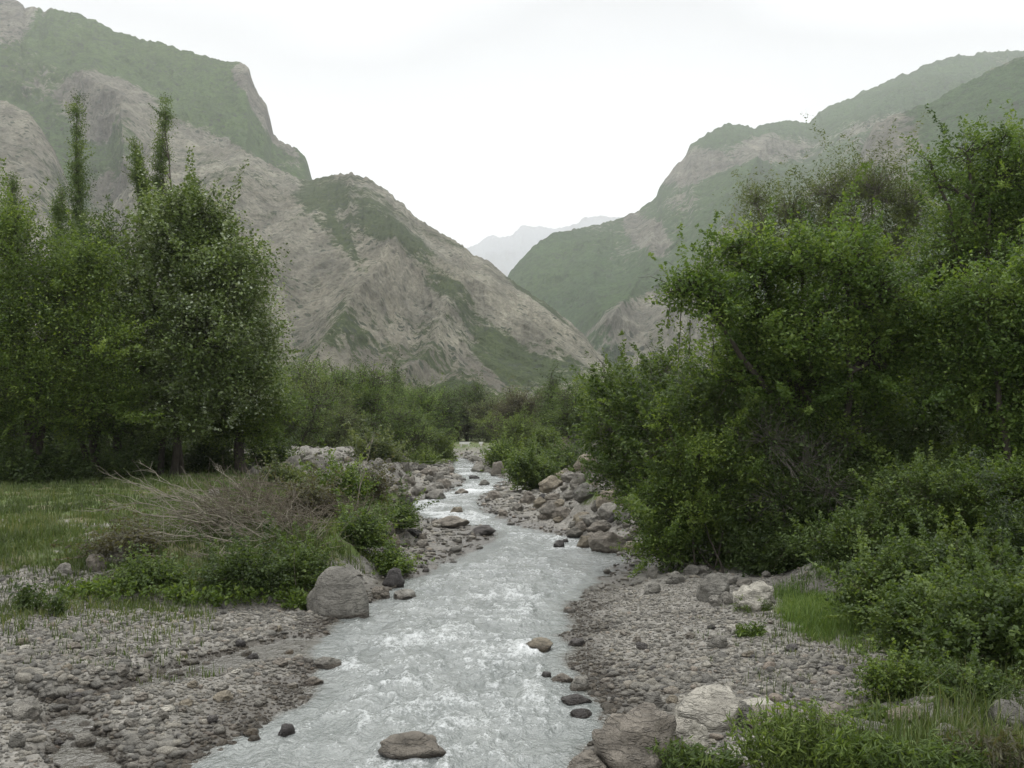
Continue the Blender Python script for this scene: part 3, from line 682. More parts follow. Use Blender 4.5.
scatter_rocks(78, bank_pick, (9, 20), ['mixed', 'mixed', 'pink', 'tan', 'grey', 'pale'], 'boulder heaped in the stony bank beyond the river bend', 'boulders heaped on the stony bank beyond the bend', )
scatter_rocks(42, lambda: (random.uniform(360, 500), random.uniform(456, 482)), (6, 13), ['mixed', 'pink', 'pale', 'grey'], 'boulder strewn beside the far rapids', 'boulders strewn beside the far rapids')
scatter_rocks(34, lambda: (random.uniform(372, 450), random.uniform(482, 520)), (6, 14), ['mixed', 'pink', 'pale', 'grey'], 'boulder on the stony shelf beside the rapids', 'boulders on the shelf beside the rapids')
scatter_rocks(16, lambda: (random.uniform(380, 430), random.uniform(530, 580)), (7, 15), ['mixed', 'pink', 'dark', 'grey'], 'rock at the edge between grass bank and river', 'rocks along the grass bank edge')
scatter_rocks(34, lambda: (random.uniform(246, 352), random.uniform(458, 476)), (8, 20), ['pale', 'pale', 'tan', 'mixed'], 'boulder in the long heap behind the grass', 'pale boulders in the heap behind the grass')
scatter_rocks(20, lambda: (random.uniform(500, 640), random.uniform(500, 545)), (6, 14), ['mixed', 'dark', 'pink'], 'stone on the rubble shelf above the river bend', 'stones on the rubble shelf above the bend')
scatter_rocks(16, lambda: (random.uniform(640, 770), random.uniform(572, 606)), (7, 15), ['mixed', 'grey', 'pale'], 'rock under the overhanging bush', 'small rocks under the overhanging bush', 'cobble')
def spit():
    return random.uniform(5, 310), random.uniform(625, 764)
scatter_rocks(70, spit, (6, 14), ['mixed', 'mixed', 'pink', 'cream', 'pale', 'dark', 'tan'], 'cobble on the gravel spit between river and side trickle', 'cobbles on the gravel spit', 'cobble', (.35, .6))
scatter_rocks(55, lambda: (random.uniform(600, 870), random.uniform(620, 735)), (6, 13), ['mixed', 'mixed', 'pink', 'cream', 'grey', 'tan', 'dark'], 'cobble on the gravel bar below the brambles', 'cobbles on the gravel bar', 'cobble', (.35, .6))

# gravel: tens of thousands of small stones, one object
def gravel(name, n, Y0, Y1, u0, u1, r0, sub, label, seed, gmax=0.45, sg=0.45):
    r = np.random.default_rng(seed)
    v0 = [rock_shape(sub, 900 + k, 10, 0.16) for k in range(6)]
    Y = np.sqrt(r.uniform(Y0 ** 2, Y1 ** 2, n)); X = r.uniform(u0, u1, n) * Y
    z, g, ins, dl, dr = terr(X, Y, True)
    ok = (g < r.uniform(0.1, gmax, n) * 1.2) & (ins < 0.35) & (z > -0.13)
    X, Y, z, dr_, dl_ = X[ok], Y[ok], z[ok], dr[ok], dl[ok]; n = len(X)
    patch = 0.75 + 0.5 * fbm2(X * 0.8, Y * 0.8, 2, seed)
    size = r0 * np.exp(r.normal(0, sg, n)) * patch
    size = np.where((X > 0) & (Y < 24), size * itp(Y, [(10, .95), (14, .8), (20, .62)]), size)
    size = np.clip(size, 0.012, r0 * 3.2)
    sc = np.stack([size * r.uniform(0.85, 1.4, n), size * r.uniform(0.7, 1.1, n), size * r.uniform(0.4, 0.8, n)], 1)
    th = r.uniform(0, 6.283, n); tl = r.normal(0, 0.25, n)
    k = r.integers(0, 6, n)
    base = np.stack([v[0] for v in v0])[k]           # n, nv, 3
    P = base * sc[:, None, :]
    c, s = np.cos(tl)[:, None], np.sin(tl)[:, None]
    x, y, zz = P[..., 0], P[..., 1] * c - P[..., 2] * s, P[..., 1] * s + P[..., 2] * c
    c, s = np.cos(th)[:, None], np.sin(th)[:, None]
    P = np.stack([x * c - y * s + X[:, None], x * s + y * c + Y[:, None], zz + (z + sc[:, 2] * 0.35)[:, None]], -1)
    nv = base.shape[1]; F = v0[0][1][None] + (np.arange(n) * nv)[:, None, None]
    tint = np.repeat(r.beta(1.9, 2.5, n) , nv)
    me = mesh_np(name, P.reshape(-1, 3), F.reshape(-1, 3), M['gravel'], True, {'tint': ('POINT', tint)})
    return tag(link(name, me), label, 'gravel', None, 'stuff')
gravel('gravel', 80000, 7.5, 20, -0.62, 0.56, 0.029, 2, 'loose grey and tan river gravel on the near bars', 1)
gravel('gravel', 20000, 20, 45, -0.45, 0.45, 0.060, 1, 'grey river gravel on the bars around the bend', 2, 0.35)
gravel('gravel', 12000, 45, 118, -0.30, 0.15, 0.13, 1, 'pale rubble along the far river', 3, 0.35)

# ------------------------------------------------------------------ tubes, leaves, trees
def tubes(S, E, r0, r1, bend=0.15, seg=4, k=5, seed=0, sag=0.0):
    r = np.random.default_rng(seed); S = np.atleast_2d(S).astype(float); E = np.atleast_2d(E).astype(float); n = len(S)
    r0 = np.broadcast_to(r0, n).astype(float); r1 = np.broadcast_to(r1, n).astype(float)
    D = E - S; Ln = np.linalg.norm(D, axis=1, keepdims=True) + 1e-6
    Mm = (S + E) / 2 + r.normal(size=(n, 3)) * Ln * bend; Mm[:, 2] += Ln[:, 0] * sag
    t = np.linspace(0, 1, seg + 1)[None, :, None]
    P = (1 - t) ** 2 * S[:, None] + 2 * t * (1 - t) * Mm[:, None] + t * t * E[:, None]
    P[:, 1:-1] += r.normal(size=(n, seg - 1, 3)) * Ln[:, None] * bend * 0.18
    T = np.gradient(P, axis=1); T /= np.linalg.norm(T, axis=2, keepdims=True) + 1e-9
    ref = np.array([0.31, 0.17, 0.93]) if True else None
    ref = np.where(np.abs(T[..., 2:3]) > 0.85, np.array([1.0, 0.1, 0]), np.array([0, 0.1, 1.0]))
    A = np.cross(T, ref); A /= np.linalg.norm(A, axis=2, keepdims=True) + 1e-9; Bv = np.cross(T, A)
    rad = (r0[:, None] * (1 - t[..., 0]) + r1[:, None] * t[..., 0])
    ang = np.arange(k) * 2 * math.pi / k
    V = P[:, :, None] + rad[:, :, None, None] * (np.cos(ang)[None, None, :, None] * A[:, :, None] + np.sin(ang)[None, None, :, None] * Bv[:, :, None])
    i = np.arange(seg)[:, None] * k; j = np.arange(k)[None]; jn = (j + 1) % k
    F = np.stack([i + j, i + jn, i + k + jn, i + k + j], -1).reshape(-1, 4)
    F = F[None] + (np.arange(n) * (seg + 1) * k)[:, None, None]
    return V.reshape(-1, 3), F.reshape(-1, 4), P
def merge(parts):
    Vs, Fs, o = [], [], 0
    for v, f in parts: Vs.append(v); Fs.append(f + o); o += len(v)
    return np.concatenate(Vs), np.concatenate(Fs)
def leaves(C, size, ratio=0.55, up=0.5, seed=0, droop=0.2, var=0.35):
    r = np.random.default_rng(seed); n = len(C)
    N = r.normal(size=(n, 3)); N[:, 2] = np.abs(N[:, 2]) + up; N /= np.linalg.norm(N, axis=1, keepdims=True)
    A = r.normal(size=(n, 3)); A[:, 2] -= droop; A -= (A * N).sum(1, keepdims=True) * N; A /= np.linalg.norm(A, axis=1, keepdims=True) + 1e-9
    Bv = np.cross(N, A); s = size * np.clip(np.exp(r.normal(0, var, n)), .4, 1.6)[:, None]
    V = np.stack([C - A * s * .5, C + Bv * s * ratio * .5 - N * s * .05, C + A * s * .5 , C - Bv * s * ratio * .5 - N * s * .05], 1)
    return V.reshape(-1, 3), np.arange(4 * n).reshape(n, 4)
def crown_pts(blobs, ncl, per, cr, seed, shell=0.55, flat=0.75, spray=0.34):
    r = np.random.default_rng(seed); b = np.array(blobs, float)      # x y z rx ry rz
    vol = (b[:, 3] * b[:, 4] * b[:, 5]) ** 0.72; which = r.choice(len(b), ncl, p=vol / vol.sum())
    d = r.normal(size=(ncl, 3)); d /= np.linalg.norm(d, axis=1, keepdims=True)
    rad = r.uniform(0, 1, ncl) ** (1 / 3.) ; rad = shell + (1 - shell) * rad
    rad = np.where(r.uniform(size=ncl) < 0.3, r.uniform(0.15, 1.0, ncl), rad) * np.clip(r.normal(1, 0.14, ncl), .7, 1.2)
    C = b[which, :3] + d * rad[:, None] * b[which, 3:6]
    csz = cr * np.exp(r.normal(0, 0.35, ncl)); ctint = r.normal(0.5, 0.24, ncl)
    cnt = np.maximum((per * 1.45 * (csz / cr) ** 2).astype(int), 4)
    idx = np.repeat(np.arange(ncl), cnt); m = len(idx)
    off = np.clip(r.normal(size=(m, 3)), -2, 2) * 0.5; off[:, 2] *= flat
    sp = (r.uniform(size=ncl) < spray)[idx]                       # some clumps are sprays reaching outwards and up
    dd = d + np.array([0, 0, 0.55]); dd /= np.linalg.norm(dd, axis=1, keepdims=True)
    al = np.minimum(np.abs(r.normal(0, 1.2, m)), 2.3)
    off = np.where(sp[:, None], off * (0.42 / (0.6 + al[:, None])) + dd[idx] * al[:, None], off)
    P = C[idx] + off * csz[idx][:, None]
    tint = np.clip(ctint[idx] + r.normal(0, 0.16, m), 0, 1)
    return C, which, P, tint
def tree(name, label, cat, base, blobs, leafmat, ncl, per, cr, lsize, trunks=1, r_trunk=0.16, bark='bark', group=None, seed=0, ratio=0.55, shell=0.5,
         spread=0.5, twigs=True, fork=0.35, up=0.5, part='crown', spray=0.34, twk=1.0):
    """base: world; blobs: world ellipsoids."""
    r = np.random.default_rng(seed)
    bx, by, bz = base; b = np.array(blobs, float); b[:, :3] -= np.array(base)
    root = empty(name, base, label, cat, group)
    C, which, P, tint = crown_pts(b, ncl, per, cr, seed, shell, spray=spray)
    P[:, 2] = np.maximum(P[:, 2], 0.03)
    V, F = leaves(P, lsize * 0.80, ratio, up, seed)
    link(part, mesh_np(part, V, F, M[leafmat], False, {'tint': ('FACE', tint)}), root)
    top = b[:, 2].max(); parts = []
    # stems: each goes from the base towards one of the blobs' mean
    st = []
    for i in range(trunks):
        a = r.uniform(0, 6.28); s0 = np.array([math.cos(a), math.sin(a), 0]) * (spread * r.uniform(0.2, 1) if trunks > 1 else 0) 
        tgt = b[np.argsort(-b[:, 2])[i % max(1, min(trunks, len(b)))]][:3]
        e0 = s0 + (tgt - s0) * 0.95; s0[2] = -0.15
        v, f, pp = tubes([s0], [e0], r_trunk * r.uniform(.75, 1.1), r_trunk * 0.22, 0.05, 8, 8, seed + i)
        parts.append((v, f)); st.append(pp[0])
    allp = np.concatenate(st)
    # limbs to every blob
    S, E = [], []
    for q in b:
        lo = allp[(allp[:, 2] < q[2] - 0.1)]
        lo = lo if len(lo) else allp[:1]
        w = np.linalg.norm(lo - q[:3], axis=1) + 0.8 * np.abs((q[2] - lo[:, 2]) - 0.5 * np.linalg.norm(lo[:, :2] - q[:2], axis=1))
        S.append(lo[np.argmin(w)]); E.append(q[:3])
    v, f, lp = tubes(S, E, r_trunk * 0.42, r_trunk * 0.10, 0.08, 7, 6, seed + 50); parts.append((v, f))
    if twigs:
        anchors = lp[which]; pick = r.integers(3, 8, len(C)); s = anchors[np.arange(len(C)), pick]
        v, f, _ = tubes(s, C, r_trunk * 0.07 * twk, r_trunk * 0.02 * twk + 0.002, 0.10, 4, 3, seed + 60); parts.append((v, f))
        # fine twigs inside clumps
        e2 = C + r.normal(size=C.shape) * cr * 0.8; mid = s + (C - s) * 0.6
        v, f, _ = tubes(mid, e2, r_trunk * 0.035 * twk + 0.002, 0.002, 0.12, 3, 3, seed + 61); parts.append((v, f))
    V, F = merge(parts)
    link('trunk', mesh_np('trunk', V, F, M[bark], True), root)
    return root
def pb(px, py, rx, ry, Y, dy=0.0, depth=0.9):
    """an ellipsoid of foliage from a place in the photo and its distance"""
    s = (Y + dy) / FPX; x, y, z = at(px, py, Y + dy)
    return (x, y, z, rx * s, max(rx, ry) * 0.9 * s * depth, ry * s)
def gbase(px, Y): x = (px - 512) * Y / FPX; return (x, Y, tz(x, Y) - 0.03)

SHADE = []
# left bank group
tree('tree', 'broad pale leaved tree with speckled crown beside the poplar spires', 'tree', gbase(172, 41),
     [pb(190, 232, 40, 42, 41), pb(165, 250, 36, 44, 41, 1), pb(225, 285, 40, 44, 41, -1), pb(150, 310, 42, 44, 41, -.5), pb(205, 345, 52, 48, 41, -1.5), pb(255, 335, 30, 40, 41, .5), pb(250, 385, 34, 30, 41), pb(175, 405, 56, 34, 41, -1), pb(180, 218, 24, 22, 41), pb(210, 226, 22, 22, 41, .5), pb(235, 258, 22, 24, 41), pb(130, 370, 36, 40, 41, 1.5), pb(215, 300, 30, 60, 41, 2)],
     'leafB', 1400, 50, 0.50, 0.14, 4, 0.17, seed=1, spray=0.2, ratio=0.7, shell=0.45)
tree('tree', 'bushy fresh green tree at the edge of the grass field', 'tree', gbase(30, 38),
     [pb(10, 255, 38, 38, 38), pb(60, 290, 40, 36, 38, -.5), pb(0, 320, 50, 50, 38, -1), pb(85, 345, 44, 40, 38, -1), pb(35, 385, 60, 36, 38, -1), pb(-50, 300, 50, 70, 38, 1), pb(-40, 390, 50, 40, 38), pb(95, 400, 40, 34, 38, -.5), pb(15, 218, 18, 18, 38), pb(90, 270, 22, 24, 38), pb(0, 425, 40, 20, 38)],
     'leafA', 1350, 58, 0.55, 0.12, 4, 0.18, seed=2, shell=0.45)
tree('tree', 'darker spreading tree between the fresh green tree and the speckled one', 'tree', gbase(105, 43),
     [pb(95, 330, 44, 46, 43), pb(130, 380, 40, 40, 43), pb(75, 400, 50, 30, 43), pb(115, 285, 30, 40, 43), pb(110, 425, 60, 22, 43), pb(60, 360, 40, 40, 43), pb(110, 240, 22, 28, 43), pb(80, 250, 20, 24, 43)],
     'leafC', 800, 55, 0.6, 0.12, 5, 0.16, seed=3, spread=1.2)
tree('tree', 'small leafy tree over a thick stub of trunk at the end of the tree group', 'tree', gbase(241, 43),
     [pb(232, 400, 30, 26, 43), pb(262, 395, 24, 24, 43, 1), pb(215, 425, 26, 18, 43), pb(255, 428, 22, 14, 43), pb(240, 370, 24, 24, 43, .5)],
     'leafA', 420, 52, 0.5, 0.12, 1, 0.30, seed=4)
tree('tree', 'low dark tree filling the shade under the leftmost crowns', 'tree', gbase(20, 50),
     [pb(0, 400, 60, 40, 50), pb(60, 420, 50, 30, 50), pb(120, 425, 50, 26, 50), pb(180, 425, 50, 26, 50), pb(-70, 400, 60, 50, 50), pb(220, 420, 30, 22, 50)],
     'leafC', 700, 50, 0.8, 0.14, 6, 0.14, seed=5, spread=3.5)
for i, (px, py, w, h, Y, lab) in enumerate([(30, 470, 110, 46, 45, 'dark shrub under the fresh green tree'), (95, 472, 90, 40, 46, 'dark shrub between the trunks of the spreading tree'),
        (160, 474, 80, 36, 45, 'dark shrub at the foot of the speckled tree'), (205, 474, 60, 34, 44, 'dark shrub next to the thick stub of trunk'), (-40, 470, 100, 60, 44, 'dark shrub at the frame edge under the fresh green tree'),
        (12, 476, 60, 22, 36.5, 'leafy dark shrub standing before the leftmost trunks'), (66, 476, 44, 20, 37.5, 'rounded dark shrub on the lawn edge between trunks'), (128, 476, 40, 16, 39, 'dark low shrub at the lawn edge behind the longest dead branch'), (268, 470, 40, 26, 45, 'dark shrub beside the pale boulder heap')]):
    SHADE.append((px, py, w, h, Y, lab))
# poplar spires
def poplar(px, pytop, w, Y, pybot, label, seed, lean=0):
    base = gbase(px - lean, Y); n = 15
    bl = []
    for i in range(n):
        t = i / (n - 1); y = pybot + (pytop - pybot) * t
        bl.append(pb(px - lean * (1 - t) + random.uniform(-.12, .12) * w, y + 6, w * (0.55 - 0.46 * t) * random.uniform(.55, 1.25), (pybot - pytop) / n * 1.25, Y))
    tree('poplar_tree', label, 'poplar', base, bl, 'leafE', 330, 34, 0.30, 0.11, 1, 0.10, spray=0.12, group='poplar spires behind the trees on the bank', seed=seed, shell=0.2, up=0.2)
random.seed(5)
poplar(78, 94, 17, 60, 270, 'tall thin poplar spire with a ragged tip, tallest of its cluster', 11)
poplar(60, 186, 18, 58, 300, 'stubby poplar spire with a tufted top beside the tallest', 12)
poplar(166, 104, 17, 62, 250, 'poplar spire leaning over the speckled tree', 13, 14)
poplar(136, 140, 9, 62, 240, 'slim poplar shoot leaning the other way', 14, -16)
poplar(12, 176, 20, 60, 280, 'poplar spire rising at the frame edge', 16)
poplar(192, 172, 15, 60, 250, 'low poplar tip showing above the speckled crown', 17)

# right bank group
tree('tree', 'vine draped tree with reaching bright green boughs over the river bank', 'tree', gbase(838, 23.5),
     [pb(690, 284, 26, 15, 22, -1), pb(720, 300, 30, 22, 22, -1), pb(760, 268, 34, 24, 22.5), pb(800, 262, 36, 26, 22), pb(845, 262, 34, 28, 22, -1), pb(880, 290, 34, 34, 22.5, -1), pb(760, 320, 38, 34, 22.5), pb(815, 330, 40, 36, 22.5, -1), pb(800, 385, 46, 40, 22.5), pb(870, 350, 38, 40, 22.5), pb(745, 365, 30, 34, 22, .5), pb(735, 245, 18, 10, 22.5), pb(860, 410, 44, 36, 23.5, .5), pb(905, 330, 30, 30, 23)],
     'leafH', 1050, 54, 0.34, 0.10, 5, 0.13, seed=21, shell=0.55, spray=0.34, twk=2.2)
# hanging vine
def strands(name, label, cat, base, tops, leafmat, seed, ls=0.08):
    r = np.random.default_rng(seed); root = empty(name, base, label, cat); S, E, L_ = [], [], []
    for (x, y, z, ln) in tops:
        s = np.array([x, y, z]) - np.array(base); e = s + np.array([r.normal(0, .1), r.normal(0, .1), -ln]); S.append(s); E.append(e)
        k = int(ln * 70); t = r.uniform(0, 1, k)[:, None]; L_.append(s + (e - s) * t + r.normal(0, 0.10, (k, 3)))
    v, f, _ = tubes(S, E, 0.012, 0.005, 0.06, 6, 4, seed); link('stem', mesh_np('stem', v, f, M['bark'], True), root)
    C = np.concatenate(L_); V, F = leaves(C, ls, 0.6, 0.2, seed, 0.8)
    link('foliage', mesh_np('foliage', V, F, M[leafmat], False, {'tint': ('FACE', r.uniform(.3, 1, len(C)))}), root)
strands('vine', 'leafy vine strands hanging from the outermost bough', 'vine', at(690, 300, 21.5), [(*at(672, 288, 21.5), .9), (*at(681, 292, 21.5), 1.7), (*at(690, 320, 21.5), .8), (*at(716, 300, 21.5), 1.6), (*at(700, 296, 21.5), .5)], 'leafA', 9)
tree('tree', 'tallest tree of the bank, airy crown reaching towards the cloud', 'tree', gbase(990, 27),
     [pb(968, 150, 28, 14, 27), pb(1012, 172, 30, 24, 27), pb(940, 182, 24, 12, 27), pb(985, 195, 36, 28, 27, .5), pb(930, 160, 14, 9, 27), pb(1050, 165, 50, 40, 27), pb(960, 235, 36, 30, 27), pb(1020, 250, 50, 40, 27), pb(1080, 260, 60, 70, 27), pb(1000, 142, 18, 10, 27), pb(1000, 215, 50, 34, 28), pb(950, 290, 44, 34, 28), pb(940, 262, 34, 26, 27.5)],
     'leafH', 1000, 46, 0.38, 0.10, 3, 0.15, seed=22, shell=0.4, twk=1.4)
tree('tree', 'drooping lighter tree low against the tall airy one', 'tree', gbase(1010, 21),
     [pb(985, 300, 36, 34, 21), pb(1015, 350, 44, 46, 21), pb(965, 360, 34, 40, 21, .5), pb(990, 410, 40, 34, 21, .5), pb(1060, 330, 50, 90, 21), pb(1030, 420, 40, 30, 21), pb(950, 320, 26, 30, 21.5)],
     'leafH', 820, 50, 0.34, 0.098, 3, 0.13, seed=23)
tree('tree', 'thin grey green willow with sparse crown behind the vine draped tree', 'tree', gbase(840, 32),
     [pb(790, 215, 26, 26, 32), pb(830, 195, 30, 24, 32), pb(875, 190, 32, 24, 32), pb(910, 210, 26, 28, 32), pb(760, 235, 24, 24, 32), pb(735, 270, 22, 24, 32), pb(850, 235, 40, 28, 32), pb(800, 255, 34, 24, 32), pb(755, 200, 14, 12, 32), pb(893, 250, 34, 26, 32)],
     'leafD', 720, 44, 0.46, 0.10, 5, 0.12, bark='barkG', seed=24, shell=0.25, spray=0.5, spread=1.5, ratio=0.35, twk=2.6)
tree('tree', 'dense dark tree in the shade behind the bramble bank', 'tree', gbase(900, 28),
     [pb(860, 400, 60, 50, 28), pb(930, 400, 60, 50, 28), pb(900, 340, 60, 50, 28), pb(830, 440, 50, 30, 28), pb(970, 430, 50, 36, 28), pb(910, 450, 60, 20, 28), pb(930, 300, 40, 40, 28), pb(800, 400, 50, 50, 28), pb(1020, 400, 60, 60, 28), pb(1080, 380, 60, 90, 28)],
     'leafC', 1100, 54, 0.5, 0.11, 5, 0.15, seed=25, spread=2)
tree('shrub', 'large willow shrub overhanging the gravel bar and stony bank', 'shrub', gbase(690, 24),
     [pb(640, 405, 34, 28, 24), pb(610, 430, 26, 34, 24), pb(670, 440, 44, 40, 24, -1), pb(625, 470, 34, 26, 24, -.5), pb(700, 400, 40, 34, 24), pb(740, 440, 44, 44, 24, -1), pb(690, 490, 48, 40, 23.5, -1), pb(745, 500, 44, 40, 23, -1), pb(670, 530, 32, 26, 22.5), pb(720, 540, 46, 26, 22.5), pb(600, 398, 14, 16, 24.5), pb(660, 372, 24, 14, 25), pb(780, 480, 40, 50, 23.5), pb(628, 485, 20, 14, 23.5)],
     'leafE', 1100, 50, 0.33, 0.10, 9, 0.07, seed=26, spread=1.2, shell=0.5, spray=0.45, bark='barkG', twk=2.0)
tree('shrub', 'yellow green shrub in front of the willow shrub with upturned sprays', 'shrub', gbase(700, 21.5),
     [pb(700, 455, 30, 18, 21.5), pb(668, 420, 18, 14, 22), pb(655, 500, 26, 20, 21.8), pb(700, 510, 30, 20, 21.5), pb(740, 470, 26, 16, 21.5), pb(660, 545, 24, 18, 21.5)],
     'leafA', 330, 46, 0.24, 0.075, 6, 0.035, seed=27, spread=0.8, twk=2.0)
tree('shrub', 'bare stemmed tangle of grey twigs beneath the vine draped tree', 'shrub', gbase(800, 22),
     [pb(770, 440, 34, 44, 22), pb(810, 460, 34, 40, 22), pb(780, 500, 44, 34, 21.5), pb(830, 490, 30, 30, 21), pb(850, 440, 30, 30, 22.5)],
     'leafC', 460, 17, 0.34, 0.075, 16, 0.05, bark='barkG', seed=28, spread=1.2, twk=3.0)

# bramble bushes on the right bank
def bush_proto(seed, leafmat, n=420, per=42, ls=0.055, cr=0.19):
    r = np.random.default_rng(seed)
    bl = [(r.uniform(-.75, .75), r.uniform(-.6, .6), r.uniform(.15, .55), r.uniform(.4, .7), r.uniform(.4, .65), r.uniform(.3, .5)) for _ in range(8)]
    return bl
def bush(px, py, w, h, leafmat, label, seed, group=None, ls=0.055, n=420, per=40, name='bramble_bush', cat='bush', Yf=None, bark='twig', cr=0.17, ratio=0.6):
    x, y, z = ground_at(px, py)
    if Yf: y = Yf; x = (px - 512) * y / FPX; z = tz(x, y)
    s = y / FPX; W, Hh = w * s / 2, h * s
    r = np.random.default_rng(seed); bl = []
    for _ in range(9):
        a = r.uniform(0, 6.28); q = r.uniform(0, .68)
        hh = (1 - 0.55 * q ** 2)
        bl.append((x + W * q * math.cos(a), y + W * .8 * q * math.sin(a), z + Hh * hh * r.uniform(.2, .66), W * r.uniform(.3, .5), W * r.uniform(.3, .45), Hh * r.uniform(.22, .36)))
    return tree(name, label, cat, (x, y, z - .02), bl, leafmat, n, per, cr, ls, 9, 0.016, bark=bark, group=group, seed=seed, spread=W * .5, shell=0.55, part='foliage', twk=3.5, ratio=ratio)
BR = [(775, 572, 80, 46, 'leafC', 'dark low bush behind the leaning boulder and whitish block'),
      (872, 560, 124, 58, 'leafE', 'bramble bush at the upper gravel edge, next to the whitish block'),
      (930, 540, 170, 78, 'leafE', 'bramble bush mounding below the tan bank boulder'),
      (1010, 535, 150, 90, 'leafA', 'brighter bramble bush high on the bank at the frame edge'),
      (905, 612, 124, 70, 'leafE', 'bramble bush bulging over the tall grass strip'),
      (960, 610, 180, 84, 'leafE', 'broad bramble bush in the middle of the bank'),
      (1030, 600, 130, 90, 'leafC', 'dark bramble bush at the frame edge halfway down the bank'),
      (935, 655, 116, 66, 'leafE', 'lowest bramble bush just above the round low bush'),
      (985, 668, 150, 84, 'leafE', 'lowest bramble bush beside the bare earth patch'),
      (1050, 660, 120, 90, 'leafE', 'bramble bush cut by the frame above the bare earth'),
      (820, 535, 110, 60, 'leafC', 'shaded bramble bush tucked under the grey twig tangle'),
      (880, 505, 120, 44, 'leafE', 'low bramble bush in front of the tan bank boulder'),
      (960, 500, 130, 50, 'leafE', 'bramble bush on the crest of the bank under the dark tree'),
      (1020, 480, 110, 60, 'leafF', 'yellow green bush on the crest at the frame edge')]
for i, (px, py, w, h, lm, lab) in enumerate(BR):
    bush(px, py, w, h, lm, lab, 300 + i, None, n=520 if i < 10 else 380, per=38, ls=0.064)
bush(902, 700, 74, 40, 'leafA', 'round low bright green bush at the foot of the brambles', 330, n=260, per=40, ls=0.042, name='bush', cr=0.12)
bush(975, 700, 80, 26, 'leafE', 'flat leafy bush beside the bare earth patch', 331, n=200, per=36, ls=0.04, name='bush', cr=0.12)

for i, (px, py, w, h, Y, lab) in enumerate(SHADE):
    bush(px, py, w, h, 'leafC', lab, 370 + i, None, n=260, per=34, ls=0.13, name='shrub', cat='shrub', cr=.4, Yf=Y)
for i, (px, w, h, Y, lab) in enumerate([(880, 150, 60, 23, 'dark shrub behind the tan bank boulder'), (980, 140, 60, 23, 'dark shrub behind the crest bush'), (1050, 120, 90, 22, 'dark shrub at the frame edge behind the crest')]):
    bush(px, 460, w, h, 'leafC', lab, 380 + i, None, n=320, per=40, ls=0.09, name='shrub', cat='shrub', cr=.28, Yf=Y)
# left bank shrubs around the dead brush
bush(245, 588, 80, 24, 'leafC', 'dark green shrub under the dead branches', 340, n=320, per=36, ls=0.065, name='shrub', cat='shrub', cr=.2)
bush(150, 584, 50, 14, 'leafE', 'leafy low shrub at the brush edge above the gravel', 341, n=260, per=34, ls=0.06, name='shrub', cat='shrub', cr=.2)
bush(300, 588, 50, 34, 'leafE', 'shrub leaning over the large smooth boulder', 342, n=260, per=34, ls=0.06, name='shrub', cat='shrub', cr=.2)
bush(346, 506, 40, 40, 'leafA', 'upright leafy shrub on the bank crest above the shoreline rocks', 343, n=260, per=34, ls=0.09, name='shrub', cat='shrub', cr=.3)
bush(360, 545, 56, 24, 'leafE', 'low shrub on the slope below the upright leafy shrub', 344, n=220, per=34, ls=0.08, name='shrub', cat='shrub', cr=.25)
bush(310, 520, 60, 34, 'leafG', 'brownish dry shrub behind the dead brush', 345, n=200, per=24, ls=0.08, name='shrub', cat='shrub', cr=.3)
bush(135, 555, 90, 24, 'leafG', 'dry brown low shrub in front of the grass field', 346, n=160, per=22, ls=0.07, name='shrub', cat='shrub', cr=.25)
bush(372, 502, 26, 44, 'leafG', 'reddish brown twiggy shrub against the pale rubble', 347, n=120, per=16, ls=0.08, name='shrub', cat='shrub', cr=.3)
bush(398, 528, 34, 18, 'leafE', 'small green shrub on the point of the grass bank', 348, n=140, per=30, ls=0.08, name='shrub', cat='shrub', cr=.25)
bush(388, 572, 32, 16, 'leafA', 'grassy green tuft shrub above the dark shore boulder', 349, n=140, per=30, ls=0.07, name='shrub', cat='shrub', cr=.22)
bush(280, 490, 60, 24, 'leafD', 'grey green low shrub in front of the pale boulder heap', 350, n=160, per=30, ls=0.11, name='shrub', cat='shrub', cr=.35)
# scrub up the valley on the right bank
bush(530, 490, 48, 34, 'leafE', 'dark green shrub with drooping skirt beside the far rapids', 360, n=300, per=34, ls=0.13, name='shrub', cat='shrub', cr=.4)
bush(560, 474, 60, 34, 'leafE', 'green shrub above the tan boulder of the stony bank', 361, n=260, per=34, ls=0.15, name='shrub', cat='shrub', cr=.45)
bush(500, 470, 44, 30, 'leafA', 'bright green shrub at the far end of the stony bank', 362, n=220, per=34, ls=0.16, name='shrub', cat='shrub', cr=.5)
bush(545, 455, 50, 30, 'leafF', 'yellow green shrub behind the stony bank', 363, n=220, per=34, ls=0.18, name='shrub', cat='shrub', cr=.55)
bush(380, 462, 46, 20, 'leafD', 'pale green rounded shrub on the rubble flat', 364, n=200, per=34, ls=0.17, name='shrub', cat='shrub', cr=.5)
bush(420, 464, 40, 12, 'leafF', 'low yellowish shrub by the far rubble', 365, n=120, per=30, ls=0.17, name='shrub', cat='shrub', cr=.5)
bush(438, 460, 30, 26, 'leafF', 'light green bush standing before the far tree line', 366, n=200, per=34, ls=0.19, name='shrub', cat='shrub', cr=.6)

